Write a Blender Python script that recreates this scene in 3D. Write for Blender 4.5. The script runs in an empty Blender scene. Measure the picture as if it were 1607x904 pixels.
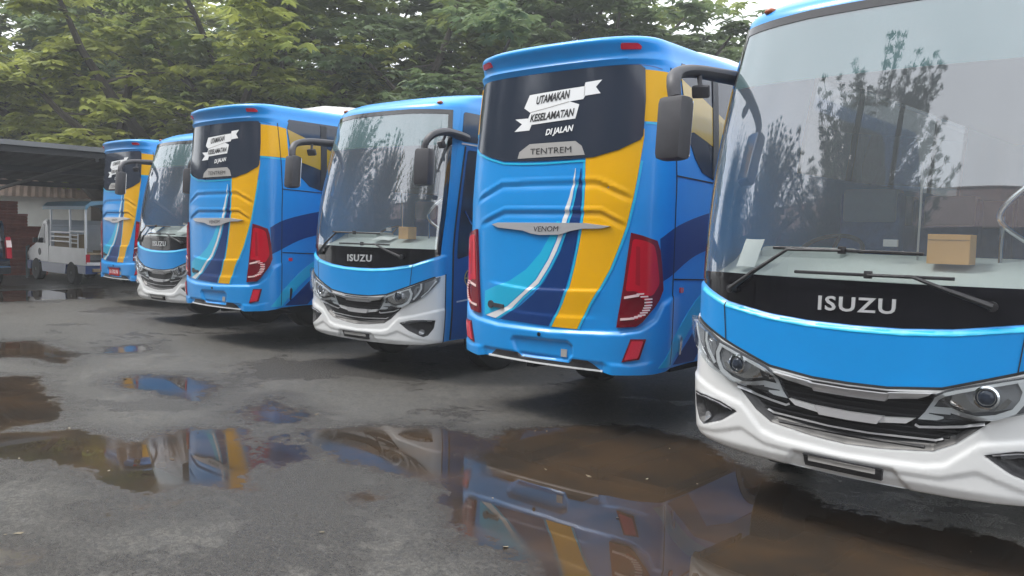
import bpy, bmesh, math, random
import numpy as np
from mathutils import Vector, Matrix, noise as mnoise
R = math.radians
S = bpy.context.scene
COL = S.collection

# ------------------------------------------------------------------ camera
cam = bpy.data.cameras.new('camera'); camo = bpy.data.objects.new('camera', cam); COL.objects.link(camo); S.camera = camo
FPX, PITCH, ROLL, YAW, CH = 1336.85, R(3.759), R(1.491), R(-40.94), 1.647
cam.sensor_width = 36; cam.lens = 36 * FPX / 1607; cam.clip_start = .05; cam.clip_end = 2000
def cam_axes():
    fw = Vector((math.sin(YAW)*math.cos(PITCH), math.cos(YAW)*math.cos(PITCH), -math.sin(PITCH)))
    rt = Vector((math.cos(YAW), -math.sin(YAW), 0)); up = rt.cross(fw)
    return rt*math.cos(ROLL)+up*math.sin(ROLL), -rt*math.sin(ROLL)+up*math.cos(ROLL), fw
_r, _u, _f = cam_axes()
m = Matrix((( _r.x, _u.x, -_f.x, 0), (_r.y, _u.y, -_f.y, 0), (_r.z, _u.z, -_f.z, CH), (0, 0, 0, 1)))
camo.matrix_world = m
def ray(u, v): return _r*((u-803.5)/FPX) - _u*((v-452)/FPX) + _f
def ground_at(u, v, z=0.):
    r = ray(u, v); k = (z-CH)/r.z; return (r.x*k, r.y*k)
def at(u, v, d):
    r = ray(u, v); r = r/math.hypot(r.x, r.y); return (r.x*d, r.y*d, CH+r.z*d)

# ------------------------------------------------------------------ sky, sun, exposure
SUN_EL, SUN_AZ = R(55), R(238)      # azimuth measured clockwise from +Y
w = bpy.data.worlds.new('World'); S.world = w; w.use_nodes = True
nt = w.node_tree; nt.nodes.clear()
out = nt.nodes.new('ShaderNodeOutputWorld'); bg = nt.nodes.new('ShaderNodeBackground'); bg.inputs[1].default_value = .12
sky = nt.nodes.new('ShaderNodeTexSky'); sky.sky_type = 'NISHITA'; sky.sun_disc = False
sky.sun_elevation = SUN_EL; sky.sun_rotation = SUN_AZ
tc = nt.nodes.new('ShaderNodeTexCoord'); cl = nt.nodes.new('ShaderNodeTexNoise'); cl.inputs['Scale'].default_value = 1.8; cl.inputs['Detail'].default_value = 5
rmp = nt.nodes.new('ShaderNodeValToRGB'); rmp.color_ramp.elements[0].position = .3; rmp.color_ramp.elements[0].color = (7.0, 7.15, 7.3, 1)
rmp.color_ramp.elements[1].position = .7; rmp.color_ramp.elements[1].color = (9.2, 9.4, 9.6, 1)
mx = nt.nodes.new('ShaderNodeMixRGB'); mx.inputs[0].default_value = .9
nt.links.new(tc.outputs['Generated'], cl.inputs['Vector']); nt.links.new(cl.outputs['Fac'], rmp.inputs[0])
nt.links.new(sky.outputs[0], mx.inputs[1]); nt.links.new(rmp.outputs[0], mx.inputs[2]); nt.links.new(mx.outputs[0], bg.inputs[0]); nt.links.new(bg.outputs[0], out.inputs[0])
sun = bpy.data.lights.new('sun', 'SUN'); sun.energy = 1.35; sun.angle = R(18); sun.color = (1, .96, .9)
suno = bpy.data.objects.new('sun', sun); COL.objects.link(suno)
sd = Vector((math.sin(SUN_AZ)*math.cos(SUN_EL), math.cos(SUN_AZ)*math.cos(SUN_EL), math.sin(SUN_EL)))
suno.rotation_euler = sd.to_track_quat('Z', 'Y').to_euler()
S.view_settings.view_transform = 'Standard'; S.view_settings.look = 'None'; S.view_settings.gamma = 1
S.view_settings.use_curve_mapping = False; S.view_settings.exposure = 1.3
S.render.engine = 'CYCLES'
try:
    S.cycles.max_bounces = 10; S.cycles.transparent_max_bounces = 16; S.cycles.glossy_bounces = 5
except Exception: pass

# ------------------------------------------------------------------ materials
def mat(name, base, rough=.5, metal=0., coat=0., noise=None, spec=.5, bump=None, alpha=None):
    m = bpy.data.materials.new(name); m.use_nodes = True; n = m.node_tree; b = n.nodes['Principled BSDF']
    b.inputs['Base Color'].default_value = (*base, 1); b.inputs['Roughness'].default_value = rough
    b.inputs['Metallic'].default_value = metal; b.inputs['Coat Weight'].default_value = coat; b.inputs['Coat Roughness'].default_value = .04
    b.inputs['Specular IOR Level'].default_value = spec
    c = n.nodes.new('ShaderNodeTexCoord')
    if noise:
        sc, amt = noise
        t = n.nodes.new('ShaderNodeTexNoise'); t.inputs['Scale'].default_value = sc; t.inputs['Detail'].default_value = 6; t.inputs['Roughness'].default_value = .65
        n.links.new(c.outputs['Object'], t.inputs['Vector'])
        r = n.nodes.new('ShaderNodeMapRange'); r.inputs[1].default_value = .3; r.inputs[2].default_value = .7
        r.inputs[3].default_value = 1-amt; r.inputs[4].default_value = 1+amt
        n.links.new(t.outputs['Fac'], r.inputs[0])
        mm = n.nodes.new('ShaderNodeVectorMath'); mm.operation = 'SCALE'; mm.inputs[0].default_value = base
        n.links.new(r.outputs[0], mm.inputs['Scale']); n.links.new(mm.outputs[0], b.inputs['Base Color'])
        rr = n.nodes.new('ShaderNodeMapRange'); rr.inputs[3].default_value = rough*.85; rr.inputs[4].default_value = min(1, rough*1.2)
        n.links.new(t.outputs['Fac'], rr.inputs[0]); n.links.new(rr.outputs[0], b.inputs['Roughness'])
    if bump:
        t = n.nodes.new('ShaderNodeTexNoise'); t.inputs['Scale'].default_value = bump[0]; t.inputs['Detail'].default_value = 4
        n.links.new(c.outputs['Object'], t.inputs['Vector'])
        bu = n.nodes.new('ShaderNodeBump'); bu.inputs['Strength'].default_value = bump[1]; bu.inputs['Distance'].default_value = .02
        n.links.new(t.outputs['Fac'], bu.inputs['Height']); n.links.new(bu.outputs[0], b.inputs['Normal'])
    return m
def glass(name, tint, dif=None, ior=1.75, dfac=0.):
    m = bpy.data.materials.new(name); m.use_nodes = True; n = m.node_tree; n.nodes.clear()
    o = n.nodes.new('ShaderNodeOutputMaterial'); t = n.nodes.new('ShaderNodeBsdfTransparent'); t.inputs[0].default_value = (*tint, 1)
    g = n.nodes.new('ShaderNodeBsdfGlossy'); g.inputs['Roughness'].default_value = .015; g.inputs['Color'].default_value = (.95, .97, 1, 1)
    f = n.nodes.new('ShaderNodeFresnel'); gi = n.nodes.new('ShaderNodeNewGeometry'); mi_ = n.nodes.new('ShaderNodeMix'); mi_.data_type = 'FLOAT'
    mi_.inputs[2].default_value = ior; mi_.inputs[3].default_value = 1/ior; n.links.new(gi.outputs['Backfacing'], mi_.inputs[0]); n.links.new(mi_.outputs[0], f.inputs['IOR'])
    x = n.nodes.new('ShaderNodeMixShader'); base = t.outputs[0]
    if dif:
        d = n.nodes.new('ShaderNodeBsdfDiffuse'); d.inputs[0].default_value = (*dif, 1)
        y = n.nodes.new('ShaderNodeMixShader'); y.inputs[0].default_value = dfac
        n.links.new(t.outputs[0], y.inputs[1]); n.links.new(d.outputs[0], y.inputs[2]); base = y.outputs[0]
    n.links.new(f.outputs[0], x.inputs[0]); n.links.new(base, x.inputs[1]); n.links.new(g.outputs[0], x.inputs[2]); n.links.new(x.outputs[0], o.inputs[0])
    return m
M = {}
M['blue'] = mat('blue_paint', (.004, .25, .66), .34, 0, .2, noise=(1.6, .05))
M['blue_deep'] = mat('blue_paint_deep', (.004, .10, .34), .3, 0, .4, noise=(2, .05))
M['navy'] = mat('navy_paint', (.003, .035, .16), .35, 0, .15, spec=.3)
M['yellow'] = mat('yellow_paint', (.74, .38, .0), .4, 0, .08, noise=(2, .04), spec=.25)
M['yellow_film'] = mat('yellow_window_film', (.42, .26, .02), .25, 0, .5)
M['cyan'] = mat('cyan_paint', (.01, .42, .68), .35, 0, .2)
M['white'] = mat('white_paint', (.70, .71, .715), .3, 0, .4, noise=(2.3, .04))
M['sticker'] = mat('white_sticker', (.78, .79, .8), .45)
M['darkglass'] = mat('dark_window_glass', (.028, .036, .055), .10, 0, 0, spec=.5)
M['black'] = mat('black_gloss', (.008, .008, .011), .12, 0, .5)
M['blackmatt'] = mat('black_plastic', (.02, .02, .023), .5, bump=(60, .2))
M['grilleblack'] = mat('grille_black', (.012, .012, .014), .4)
M['under'] = mat('underbody', (.015, .015, .016), .8)
M['grey'] = mat('mirror_plastic', (.042, .042, .05), .5, noise=(8, .15))
M['chrome'] = mat('chrome', (.72, .73, .75), .14, 1.)
M['satin'] = mat('satin_silver', (.50, .50, .52), .35, .35)
M['letter'] = mat('chrome_lettering', (.70, .71, .73), .3, .45)
M['badge'] = mat('grey_badge', (.36, .35, .34), .4)
M['red'] = mat('red_lens', (.52, .0, .018), .2, 0, .25, spec=.3)
M['redbright'] = mat('red_reflector', (.62, .01, .04), .15, 0, .8, bump=(120, .3))
M['redmid'] = mat('mid_red_lens', (.36, .0, .014), .2, 0, .25, spec=.3)
M['reddark'] = mat('dark_red_lens', (.16, .001, .01), .2, 0, .2, spec=.3)
M['led'] = mat('clear_light_facets', (.9, .66, .64), .2, 0, .5)  # pale base colour stands in for bright reflections on the facets
M['amber'] = mat('amber_lens', (.25, .06, .02), .2)
M['lamphouse'] = mat('headlight_housing', (.34, .35, .37), .2, .5, .3)
M['drl'] = mat('light_guide', (.62, .64, .66), .18, .1, .6)
M['lampdark'] = mat('headlight_inner_dark', (.12, .125, .135), .25, .2, .3)
M['reflector'] = mat('headlight_reflector', (.85, .86, .88), .1, 1.)
M['tyre'] = mat('tyre_rubber', (.02, .02, .02), .75, bump=(80, .3))
M['rim'] = mat('steel_rim', (.35, .36, .37), .35, .7)
M['dash'] = mat('dashboard_grey', (.50, .53, .52), .6)
M['trimgrey'] = mat('interior_lining', (.22, .23, .24), .7)
M['seat'] = mat('seat_fabric', (.03, .10, .28), .85, noise=(6, .3))
M['seatcap'] = mat('seat_headrest_cover', (.25, .3, .36), .8)
M['card'] = mat('cardboard', (.62, .34, .12), .75, noise=(5, .08))
M['paper'] = mat('paper', (.75, .76, .76), .7)
M['panel'] = mat('brown_partition', (.22, .15, .08), .6)
M['glass'] = glass('windshield_glass', (.88, .93, .92), (.46,.50,.54), 2.35, .15)
M['strip'] = glass('teal_sun_strip', (.12, .24, .25), (.05, .16, .18), 1.05, .72)
M['tintglass'] = glass('tinted_side_glass', (.10, .11, .12), (.03, .035, .04), 1.6, .3)
M['lens'] = glass('clear_lens', (.85, .87, .88), None, 1.5)
M['redplate'] = mat('red_number_plate', (.55, .02, .03), .5)
M['ring'] = mat('gold_emblem', (.45, .38, .12), .4)
M['light'] = mat('pale_text', (.45, .55, .65), .5)

# ------------------------------------------------------------------ helpers
def link(o, parent=None):
    COL.objects.link(o)
    if parent is not None: o.parent = parent
    return o
def mesh_obj(name, bm, material, parent=None, smooth=True, auto=40):
    me = bpy.data.meshes.new(name)
    bmesh.ops.recalc_face_normals(bm, faces=bm.faces) if auto == 'recalc' else None
    bm.to_mesh(me); bm.free()
    if smooth:
        for p in me.polygons: p.use_smooth = True
        if auto != 'recalc':
            try: me.set_sharp_from_angle(angle=R(auto))
            except Exception: pass
        else:
            try: me.set_sharp_from_angle(angle=R(35))
            except Exception: pass
    me.materials.append(M[material] if isinstance(material, str) else material)
    return link(bpy.data.objects.new(name, me), parent)
def thing(name, label, cat, loc=(0, 0, 0), rz=0, group=None):
    o = bpy.data.objects.new(name, None); COL.objects.link(o); o.location = loc; o.rotation_euler = (0, 0, rz); o.empty_display_size = .3
    tag(o, label, cat, group); return o
def tag(o, label=None, cat=None, group=None, kind=None):
    if label: o['label'] = label
    if cat: o['category'] = cat
    if group: o['group'] = group
    if kind: o['kind'] = kind
    return o
def copy_tree(o, parent=None):
    c = o.copy(); COL.objects.link(c); c.parent = parent
    for ch in [x for x in KIDS.get(o.name, [])]: copy_tree(ch, c)
    return c
KIDS = {}
def index_kids():
    KIDS.clear()
    for o in COL.objects:
        if o.parent: KIDS.setdefault(o.parent.name, []).append(o)
def add_box(bm, lo, hi, bev=0., mtx=None):
    r = bmesh.ops.create_cube(bm, size=1)
    vs = r['verts']; lo = Vector(lo); hi = Vector(hi)
    for v in vs: v.co = Vector([lo[i]+(v.co[i]+.5)*(hi[i]-lo[i]) for i in range(3)])
    if bev > 0:
        es = list({e for v in vs for e in v.link_edges})
        rr = bmesh.ops.bevel(bm, geom=es, offset=bev, segments=2, affect='EDGES', profile=.6)
        vs = list({v for f in rr['faces'] for v in f.verts} | {v for v in vs if v.is_valid})
    if mtx is not None:
        for v in vs: v.co = mtx @ v.co
    return vs
def add_tube(bm, pts, rad, n=10, flat=1.):
    pts = [Vector(p) for p in pts]; rings = []
    rads = rad if isinstance(rad, (list, tuple)) else [rad]*len(pts)
    prev = None
    for i, p in enumerate(pts):
        d = (pts[min(i+1, len(pts)-1)]-pts[max(i-1, 0)]).normalized()
        ref = prev if prev is not None else (Vector((0, 0, 1)) if abs(d.z) < .9 else Vector((1, 0, 0)))
        a = (ref-d*ref.dot(d)).normalized(); b = d.cross(a); prev = a
        rings.append([bm.verts.new(p+a*rads[i]*flat*math.cos(2*math.pi*k/n)+b*rads[i]*math.sin(2*math.pi*k/n)) for k in range(n)])
    for i in range(len(rings)-1):
        for k in range(n):
            bm.faces.new((rings[i][k], rings[i][(k+1) % n], rings[i+1][(k+1) % n], rings[i+1][k]))
    bm.faces.new(rings[0][::-1]); bm.faces.new(rings[-1])
def smooth_pts(pts, n=6):
    P_ = [Vector(p) for p in pts]; o = []
    for i in range(len(P_)-1):
        p0, p1, p2, p3 = P_[max(i-1, 0)], P_[i], P_[i+1], P_[min(i+2, len(P_)-1)]
        for k in range(n):
            t = k/n; o.append(.5*((2*p1)+(p2-p0)*t+(2*p0-5*p1+4*p2-p3)*t*t+(3*p1-p0-3*p2+p3)*t**3))
    return o+[P_[-1]]
def add_lathe(bm, prof, axis='x', n=28, origin=(0, 0, 0)):
    o = Vector(origin); rings = []
    for a_, r_ in prof:
        ring = []
        for k in range(n):
            th = 2*math.pi*k/n; c, s = r_*math.cos(th), r_*math.sin(th)
            ring.append(bm.verts.new(o+Vector({'x': (a_, c, s), 'y': (c, a_, s), 'z': (c, s, a_)}[axis])))
        rings.append(ring)
    for i in range(len(rings)-1):
        for k in range(n): bm.faces.new((rings[i][k], rings[i][(k+1) % n], rings[i+1][(k+1) % n], rings[i+1][k]))
    bm.faces.new(rings[0][::-1]); bm.faces.new(rings[-1])
def add_prism(bm, poly, d0, d1, plane='xz'):
    def mk(p, d): return Vector((p[0], d, p[1])) if plane == 'xz' else (Vector((d, p[0], p[1])) if plane == 'yz' else Vector((p[0], p[1], d)))
    a = [bm.verts.new(mk(p, d0)) for p in poly]; b = [bm.verts.new(mk(p, d1)) for p in poly]
    bm.faces.new(a); bm.faces.new(b[::-1]); n = len(poly)
    for i in range(n): bm.faces.new((a[i], b[i], b[(i+1) % n], a[(i+1) % n]))

# ------------------------------------------------------------------ bus surface (s = arc length round the plan, t = height)
LEN = 7.6
_th = np.linspace(0, math.pi/2, 400); _xn = np.sqrt(np.sin(_th)); _yy = .4*(1-np.sqrt(np.clip(np.cos(_th), 0, 1)))+.07*(1.08*_xn)**2
_ss = np.concatenate([[0], np.cumsum(np.hypot(np.diff(_xn*1.08), np.diff(_yy)))]); SC = float(_ss[-1]); YC = float(_yy[-1])
SMAX = SC+LEN-YC-.35
def lerp(t, pts):
    if t <= pts[0][0]: return pts[0][1]
    for a, b in zip(pts, pts[1:]):
        if t <= b[0]: return a[1]+(b[1]-a[1])*(t-a[0])/(b[0]-a[0])
    return pts[-1][1]
def plan(s):
    a = abs(s); sg = 1 if s >= 0 else -1
    if a <= SC: return sg*float(np.interp(a, _ss, _xn)), float(np.interp(a, _ss, _yy))
    if a <= SMAX: return sg*1., YC+a-SC
    k = min(1., (a-SMAX)/.45)*math.pi/2        # far corner
    return sg*(1-.25*(1-math.cos(k))), YC+SMAX-SC+.35*math.sin(k)
def plan_n(s):
    x0, y0 = plan(s-.004); x1, y1 = plan(s+.004)
    dx, dy = (x1-x0)*1.08, y1-y0; l = math.hypot(dx, dy) or 1
    return dy/l, -dx/l
WP = [(3.1, .985), (3.18, .975), (3.22, .95), (3.25, .885), (3.275, .7), (3.29, .4), (3.295, 0.)]
def w_of(t):
    if t <= 1.9: return 1.08-.03*max(0, (.8-t)/.4)**1.5
    if t <= 3.03: return 1.08-.075*((t-1.9)/1.2)**1.5
    return lerp(t, [(3.03, 1.08-.075*(1.13/1.2)**1.5)]+WP)
FY = [(3.03, .3*(1.63/1.55)**1.5), (3.06, .35), (3.1, .43), (3.15, .56), (3.2, .78), (3.24, 1.05), (3.27, 1.45), (3.29, 2.0), (3.295, 2.6)]
RY = [(1.9, 0), (3.02, .047), (3.05, .02), (3.065, .012), (3.09, .03), (3.15, .005), (3.2, -.03), (3.225, -.03), (3.245, .0), (3.26, .1), (3.275, .35), (3.29, 1.2), (3.295, 2.2)]
def y0_of(kind, t):
    if kind == 'front':
        if t < 1.4: return 0.
        if t <= 3.03: return .3*((t-1.4)/1.55)**1.5
        return lerp(t, FY)
    return lerp(t, RY)
def sdf(p, poly):
    x, y = p; d = 1e9; ins = False; n = len(poly)
    for i in range(n):
        x1, y1 = poly[i]; x2, y2 = poly[(i+1) % n]
        ex, ey = x2-x1, y2-y1; wx, wy = x-x1, y-y1
        k = max(0., min(1., (wx*ex+wy*ey)/(ex*ex+ey*ey+1e-12)))
        dx, dy = wx-ex*k, wy-ey*k; d = min(d, dx*dx+dy*dy)
        if (y1 > y) != (y2 > y) and x < (x2-x1)*(y-y1)/(y2-y1)+x1: ins = not ins
    return (math.sqrt(d) if ins else -math.sqrt(d))
def sstep(a, b, x):
    k = max(0., min(1., (x-a)/(b-a))); return k*k*(3-2*k)
def sym(pts): return pts+[(-x, y) for x, y in reversed(pts) if abs(x) > 1e-6]

# curves measured on the photograph, in bus coordinates (metres)
RIB1 = [(-.87, 1.924), (-.49, 2.065), (.53, 2.07), (.86, 1.935)]
RIB2 = [(-.80, 1.705), (-.47, 1.815), (.57, 1.826), (.82, 1.71)]
CRE = [(-.66, 1.20), (-.17, 1.165), (.3, 1.18), (.66, 1.20)]
CRE2 = [(-.5, .97), (-.2, .95), (.2, .95), (.6, .965)]
BTOP = [(-1.3, 1.2), (-1.12, 1.11), (-1.06, .98), (-.95, .894), (-.8, .855), (-.485, .825), (.118, .824), (.8, .86), (.95, .894), (1.063, .98), (1.122, 1.113), (1.3, 1.2)]
PLATE = [(-.287, .734), (.312, .749), (.371, .712), (.379, .617), (.319, .563), (-.194, .545), (-.269, .589), (-.318, .694)]
BLK = [(-1.12, 1.385), (-1.03, 1.35), (-.79, 1.268), (-.49, 1.221), (-.25, 1.203), (0, 1.198), (.25, 1.203), (.49, 1.221), (.79, 1.268), (1.03, 1.35), (1.12, 1.385)]
BB = [(-1.16, 1.16), (-1.05, 1.135), (-.77, 1.024), (-.46, .915), (-.2, .884), (0, .88), (.2, .884), (.46, .915), (.77, 1.024), (1.05, 1.135), (1.16, 1.16)]
GRILLE = sym([(0, .555), (.2, .567), (.44, .598), (.54, .655), (.68, .785), (.56, .83), (.47, .89), (.2, .872), (0, .868)])
FOG = [(.665, .618), (.79, .655), (.92, .668), (1.06, .668), (1.05, .58), (1.0, .50), (.955, .482), (.78, .545)]
CA = [(-1.12, .80), (-.85, .725), (-.64, .68), (-.5, .55), (-.4, .525), (0, .505), (.4, .525), (.5, .55), (.64, .68), (.85, .725), (1.12, .80)]
CB = [(-1.12, .44), (-.85, .47), (-.64, .535), (-.48, .475), (0, .455), (.48, .475), (.64, .535), (.85, .47), (1.12, .44)]
TRAP = [(-.38, .34), (-.30, .47), (.26, .475), (.37, .34)]
def zbot(kind, s):
    a = abs(s)
    if kind == 'front': return lerp(a, [(0, .362), (.62, .372), (.95, .39), (1.1, .415), (1.3, .43), (3, .45)])
    return lerp(a, [(0, .512), (.65, .516), (.75, .50), (1.06, .525), (1.25, .56), (1.6, .575), (3, .56)])
def relief(kind, s, t):
    a = abs(s); d = 0.
    if a > 1.32: return 0.
    if kind == 'rear':
        for C, dep, wd in ((RIB1, .013, .05), (RIB2, .013, .05)):
            if C[0][0] < s < C[-1][0]:
                u = t-lerp(s, C); e = min(1, (s-C[0][0])/.1, (C[-1][0]-s)/.1)
                if -wd < u <= 0: d -= dep*e*(1+u/wd)
                elif 0 < u < .014: d -= dep*e*(1-u/.014)
                elif .012 <= u < .05: d += .006*e
        for C, h in ((CRE, .014), (CRE2, .008)):
            if C[0][0] < s < C[-1][0]:
                u = lerp(s, C)-t; e = min(1, (s-C[0][0])/.12, (C[-1][0]-s)/.12)
                if 0 < u < .2: d += h*e*min(1, u/.018)*(1-u/.2)
        u = lerp(s, BTOP)-t
        if u > 0: d += .032*min(1, u/.03)*(1-sstep(1.15, 1.3, a))
        if .5 < t < .8: d -= .03*sstep(0, .03, sdf((s, t), PLATE))
        if t < .6 and a < .75: d -= .02*(1-sstep(.66, .75, a))*sstep(.6, .57, t)
        if .45 < t < .64 and .66 < a < 1.1:      # wing crease under reflector
            u = (.60+.25*max(0, a-.9))-t
            if u > 0: d += .012*min(1, u/.02)*(1-sstep(1.0, 1.1, a))
    else:
        e = 1-sstep(1.12, 1.22, a)
        u = lerp(s, BLK)-t
        if u > 0: d += .026*min(1, u/.03)*e
        if .5 < t < 1.0 and a < .8: d -= .045*sstep(-.005, .045, sdf((s, t), GRILLE))
        if .4 < t < .75 and a > .6: d -= .045*sstep(-.005, .04, sdf((a, t), FOG))*e
        u = lerp(s, CA)-t
        d += .012*sstep(0, .026, u)*e
        u = lerp(s, CB)-t
        d -= .009*sstep(0, .022, u)*e
        if t < .5 and a < .45: d -= .02*sstep(0, .02, sdf((s, t), TRAP))
        if t < .42: d -= .03*(.42-t)/.06*e
    return d
def SP(kind, s, t, off=0.):
    x, y = plan(s); ww = w_of(t); zb = zbot(kind, s); z = max(t, zb)
    fade = max(0., 1-max(0., y-.5)/4.5)
    nx, ny = plan_n(s); k = relief(kind, s, t)+off
    return Vector((x*ww+nx*k, y+y0_of(kind, t)*fade+ny*k, z))
SG = [round(-1.26+.0126*i, 5) for i in range(201)]
_side = list(np.linspace(1.26, SMAX, 52)[1:]); _cor = [SMAX+.09*i for i in range(1, 6)]
SG = [-x for x in reversed(_side)]+SG+_side
SGB = [-x for x in reversed(_cor)]+SG+_cor
TG = [round(.34+.0125*i, 4) for i in range(131)]+[round(1.98+.02*i, 4) for i in range(53)]      # .34 .. 3.02
def decal(name, kind, poly, material, off, parent, mirror=False, thick=.006, fine=None):
    if mirror: poly = [(-x, y) for x, y in reversed(poly)]
    bm = bmesh.new(); vs = [bm.verts.new((x, y, 0)) for x, y in poly]; f = bm.faces.new(vs)
    if f.calc_area() > 0 and f.normal.z < 0: f.normal_flip()
    bm.normal_update()
    if bm.faces[:][0].normal.z < 0: bm.faces[:][0].normal_flip()
    bmesh.ops.triangulate(bm, faces=bm.faces[:])
    return _conform(name, bm, kind, material, off, parent, thick)
def _conform(name, bm, kind, material, off, parent, thick):
    xs = [v.co.x for v in bm.verts]; ys = [v.co.y for v in bm.verts]
    for s in SG:
        if min(xs) < s < max(xs): bmesh.ops.bisect_plane(bm, geom=bm.verts[:]+bm.edges[:]+bm.faces[:], plane_co=(s, 0, 0), plane_no=(1, 0, 0), dist=1e-6)
    for t in TG:
        if min(ys) < t < max(ys): bmesh.ops.bisect_plane(bm, geom=bm.verts[:]+bm.edges[:]+bm.faces[:], plane_co=(0, t, 0), plane_no=(0, 1, 0), dist=1e-6)
    if thick > 0:
        bed = [e for e in bm.edges if e.is_boundary]; cp = {}
        def low(v):
            if v not in cp: n = bm.verts.new(v.co+Vector((0, 0, -thick))); cp[v] = n
            return cp[v]
        for e in bed:
            a, b = e.verts; lf = e.link_faces[0]
            for l in lf.loops:
                if l.edge == e: a, b = l.vert, l.link_loop_next.vert
            bm.faces.new((b, a, low(a), low(b)))
    for v in bm.verts: v.co = SP(kind, v.co.x, v.co.y, off+v.co.z)
    o = mesh_obj(name, bm, material, parent, True, 60)
    return o
def ring_decal(name, kind, outer, inner, material, off, parent, thick=.008):
    bm = bmesh.new(); a = [bm.verts.new((x, y, 0)) for x, y in outer]; b = [bm.verts.new((x, y, 0)) for x, y in inner]; n = len(a)
    for i in range(n):
        f = bm.faces.new((a[i], a[(i+1) % n], b[(i+1) % n], b[i])); f.normal_update()
        if f.normal.z < 0: f.normal_flip()
    bmesh.ops.triangulate(bm, faces=bm.faces[:])
    return _conform(name, bm, kind, material, off, parent, thick)
def line_poly(pts, wd, taper=False):
    up, lo = [], []
    n = len(pts)
    for i, (x, y) in enumerate(pts):
        x0, y0 = pts[max(i-1, 0)]; x1, y1 = pts[min(i+1, n-1)]; l = math.hypot(x1-x0, y1-y0) or 1
        nx, ny = -(y1-y0)/l, (x1-x0)/l; h = wd/2*(.15 if taper and i in (0, n-1) else 1)
        up.append((x+nx*h, y+ny*h)); lo.append((x-nx*h, y-ny*h))
    return lo+up[::-1]
def circle(cx, cy, r, n=24): return [(cx+r*math.cos(2*math.pi*k/n), cy+r*math.sin(2*math.pi*k/n)) for k in range(n)]
def smooth_poly(poly, n=3):
    o = []; N = len(poly)
    for i in range(N):
        p0, p1, p2, p3 = (Vector((*poly[(i+j-1) % N], 0)) for j in range(4))
        for k in range(n):
            t = k/n; q = .5*((2*p1)+(p2-p0)*t+(2*p0-5*p1+4*p2-p3)*t*t+(3*p1-p0-3*p2+p3)*t**3); o.append((q.x, q.y))
    return o
def round_poly(poly, r, n=4):
    o = []; N = len(poly)
    for i in range(N):
        p = Vector(poly[i]); a = Vector(poly[i-1])-p; b = Vector(poly[(i+1) % N])-p
        rr = min(r, a.length*.45, b.length*.45); A = p+a.normalized()*rr; B = p+b.normalized()*rr
        for k in range(n+1):
            t = k/n; q = A*(1-t)**2+p*2*t*(1-t)+B*t*t; o.append((q.x, q.y))
    return o
def text_mesh(body, bold=0., shear=0., ext=0.):
    cu = bpy.data.curves.new('t', 'FONT'); cu.body = body; cu.offset = bold; cu.shear = shear; cu.resolution_u = 3; cu.space_character = 1.14 if body == 'ISUZU' else 1.; cu.extrude = ext
    to = bpy.data.objects.new('t', cu); COL.objects.link(to); bpy.context.view_layer.update()
    dg = bpy.context.evaluated_depsgraph_get(); me = bpy.data.meshes.new_from_object(to.evaluated_get(dg))
    bpy.data.objects.remove(to); return me
def text_decal(name, kind, body, s0, s1, tc0, tc1, h, material, off, parent, bold=.02, shear=0., ext=0.):
    """text from s0 to s1 whose centre line runs from height tc0 to tc1, h tall"""
    me = text_mesh(body, bold, shear, ext); n = len(me.vertices); co = np.empty(n*3); me.vertices.foreach_get('co', co); co = co.reshape(-1, 3)
    lo, hi = co.min(0), co.max(0)
    for i, v in enumerate(me.vertices):
        u = (co[i, 0]-lo[0])/(hi[0]-lo[0]); q = (co[i, 1]-lo[1])/(hi[1]-lo[1])
        e = .5*(co[i, 2]-lo[2])/(hi[2]-lo[2])*.012 if ext > 0 else 0
        v.co = SP(kind, s0+(s1-s0)*u, tc0+(tc1-tc0)*u+(q-.5)*h, off+e)
    me.materials.append(M[material])
    return link(bpy.data.objects.new(name, me), parent)
WHEELS = {'rear': (2.25, 6.25), 'front': (1.35, 5.35)}
WSH = [(-1.06, 1.43), (-.78, 1.432), (-.3, 1.428), (.3, 1.428), (.78, 1.432), (1.06, 1.43), (1.075, 1.8), (1.065, 2.2), (1.04, 2.6), (1.0, 2.93), (.5, 2.95), (0, 2.953), (-.5, 2.95), (-1.0, 2.93), (-1.04, 2.6), (-1.065, 2.2), (-1.075, 1.8)]
def grow(poly, d):
    cx = sum(p[0] for p in poly)/len(poly); cy = sum(p[1] for p in poly)/len(poly); o = []
    n = len(poly)
    for i, (x, y) in enumerate(poly):
        x0, y0 = poly[i-1]; x1, y1 = poly[(i+1) % n]; a = Vector((x-x0, y-y0)).normalized(); b = Vector((x1-x, y1-y)).normalized()
        nn = (Vector((a.y, -a.x))+Vector((b.y, -b.x))).normalized(); k = d/max(.5, nn.dot(Vector((a.y, -a.x)))); o.append((x+nn.x*k, y+nn.y*k))
    return o
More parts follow.
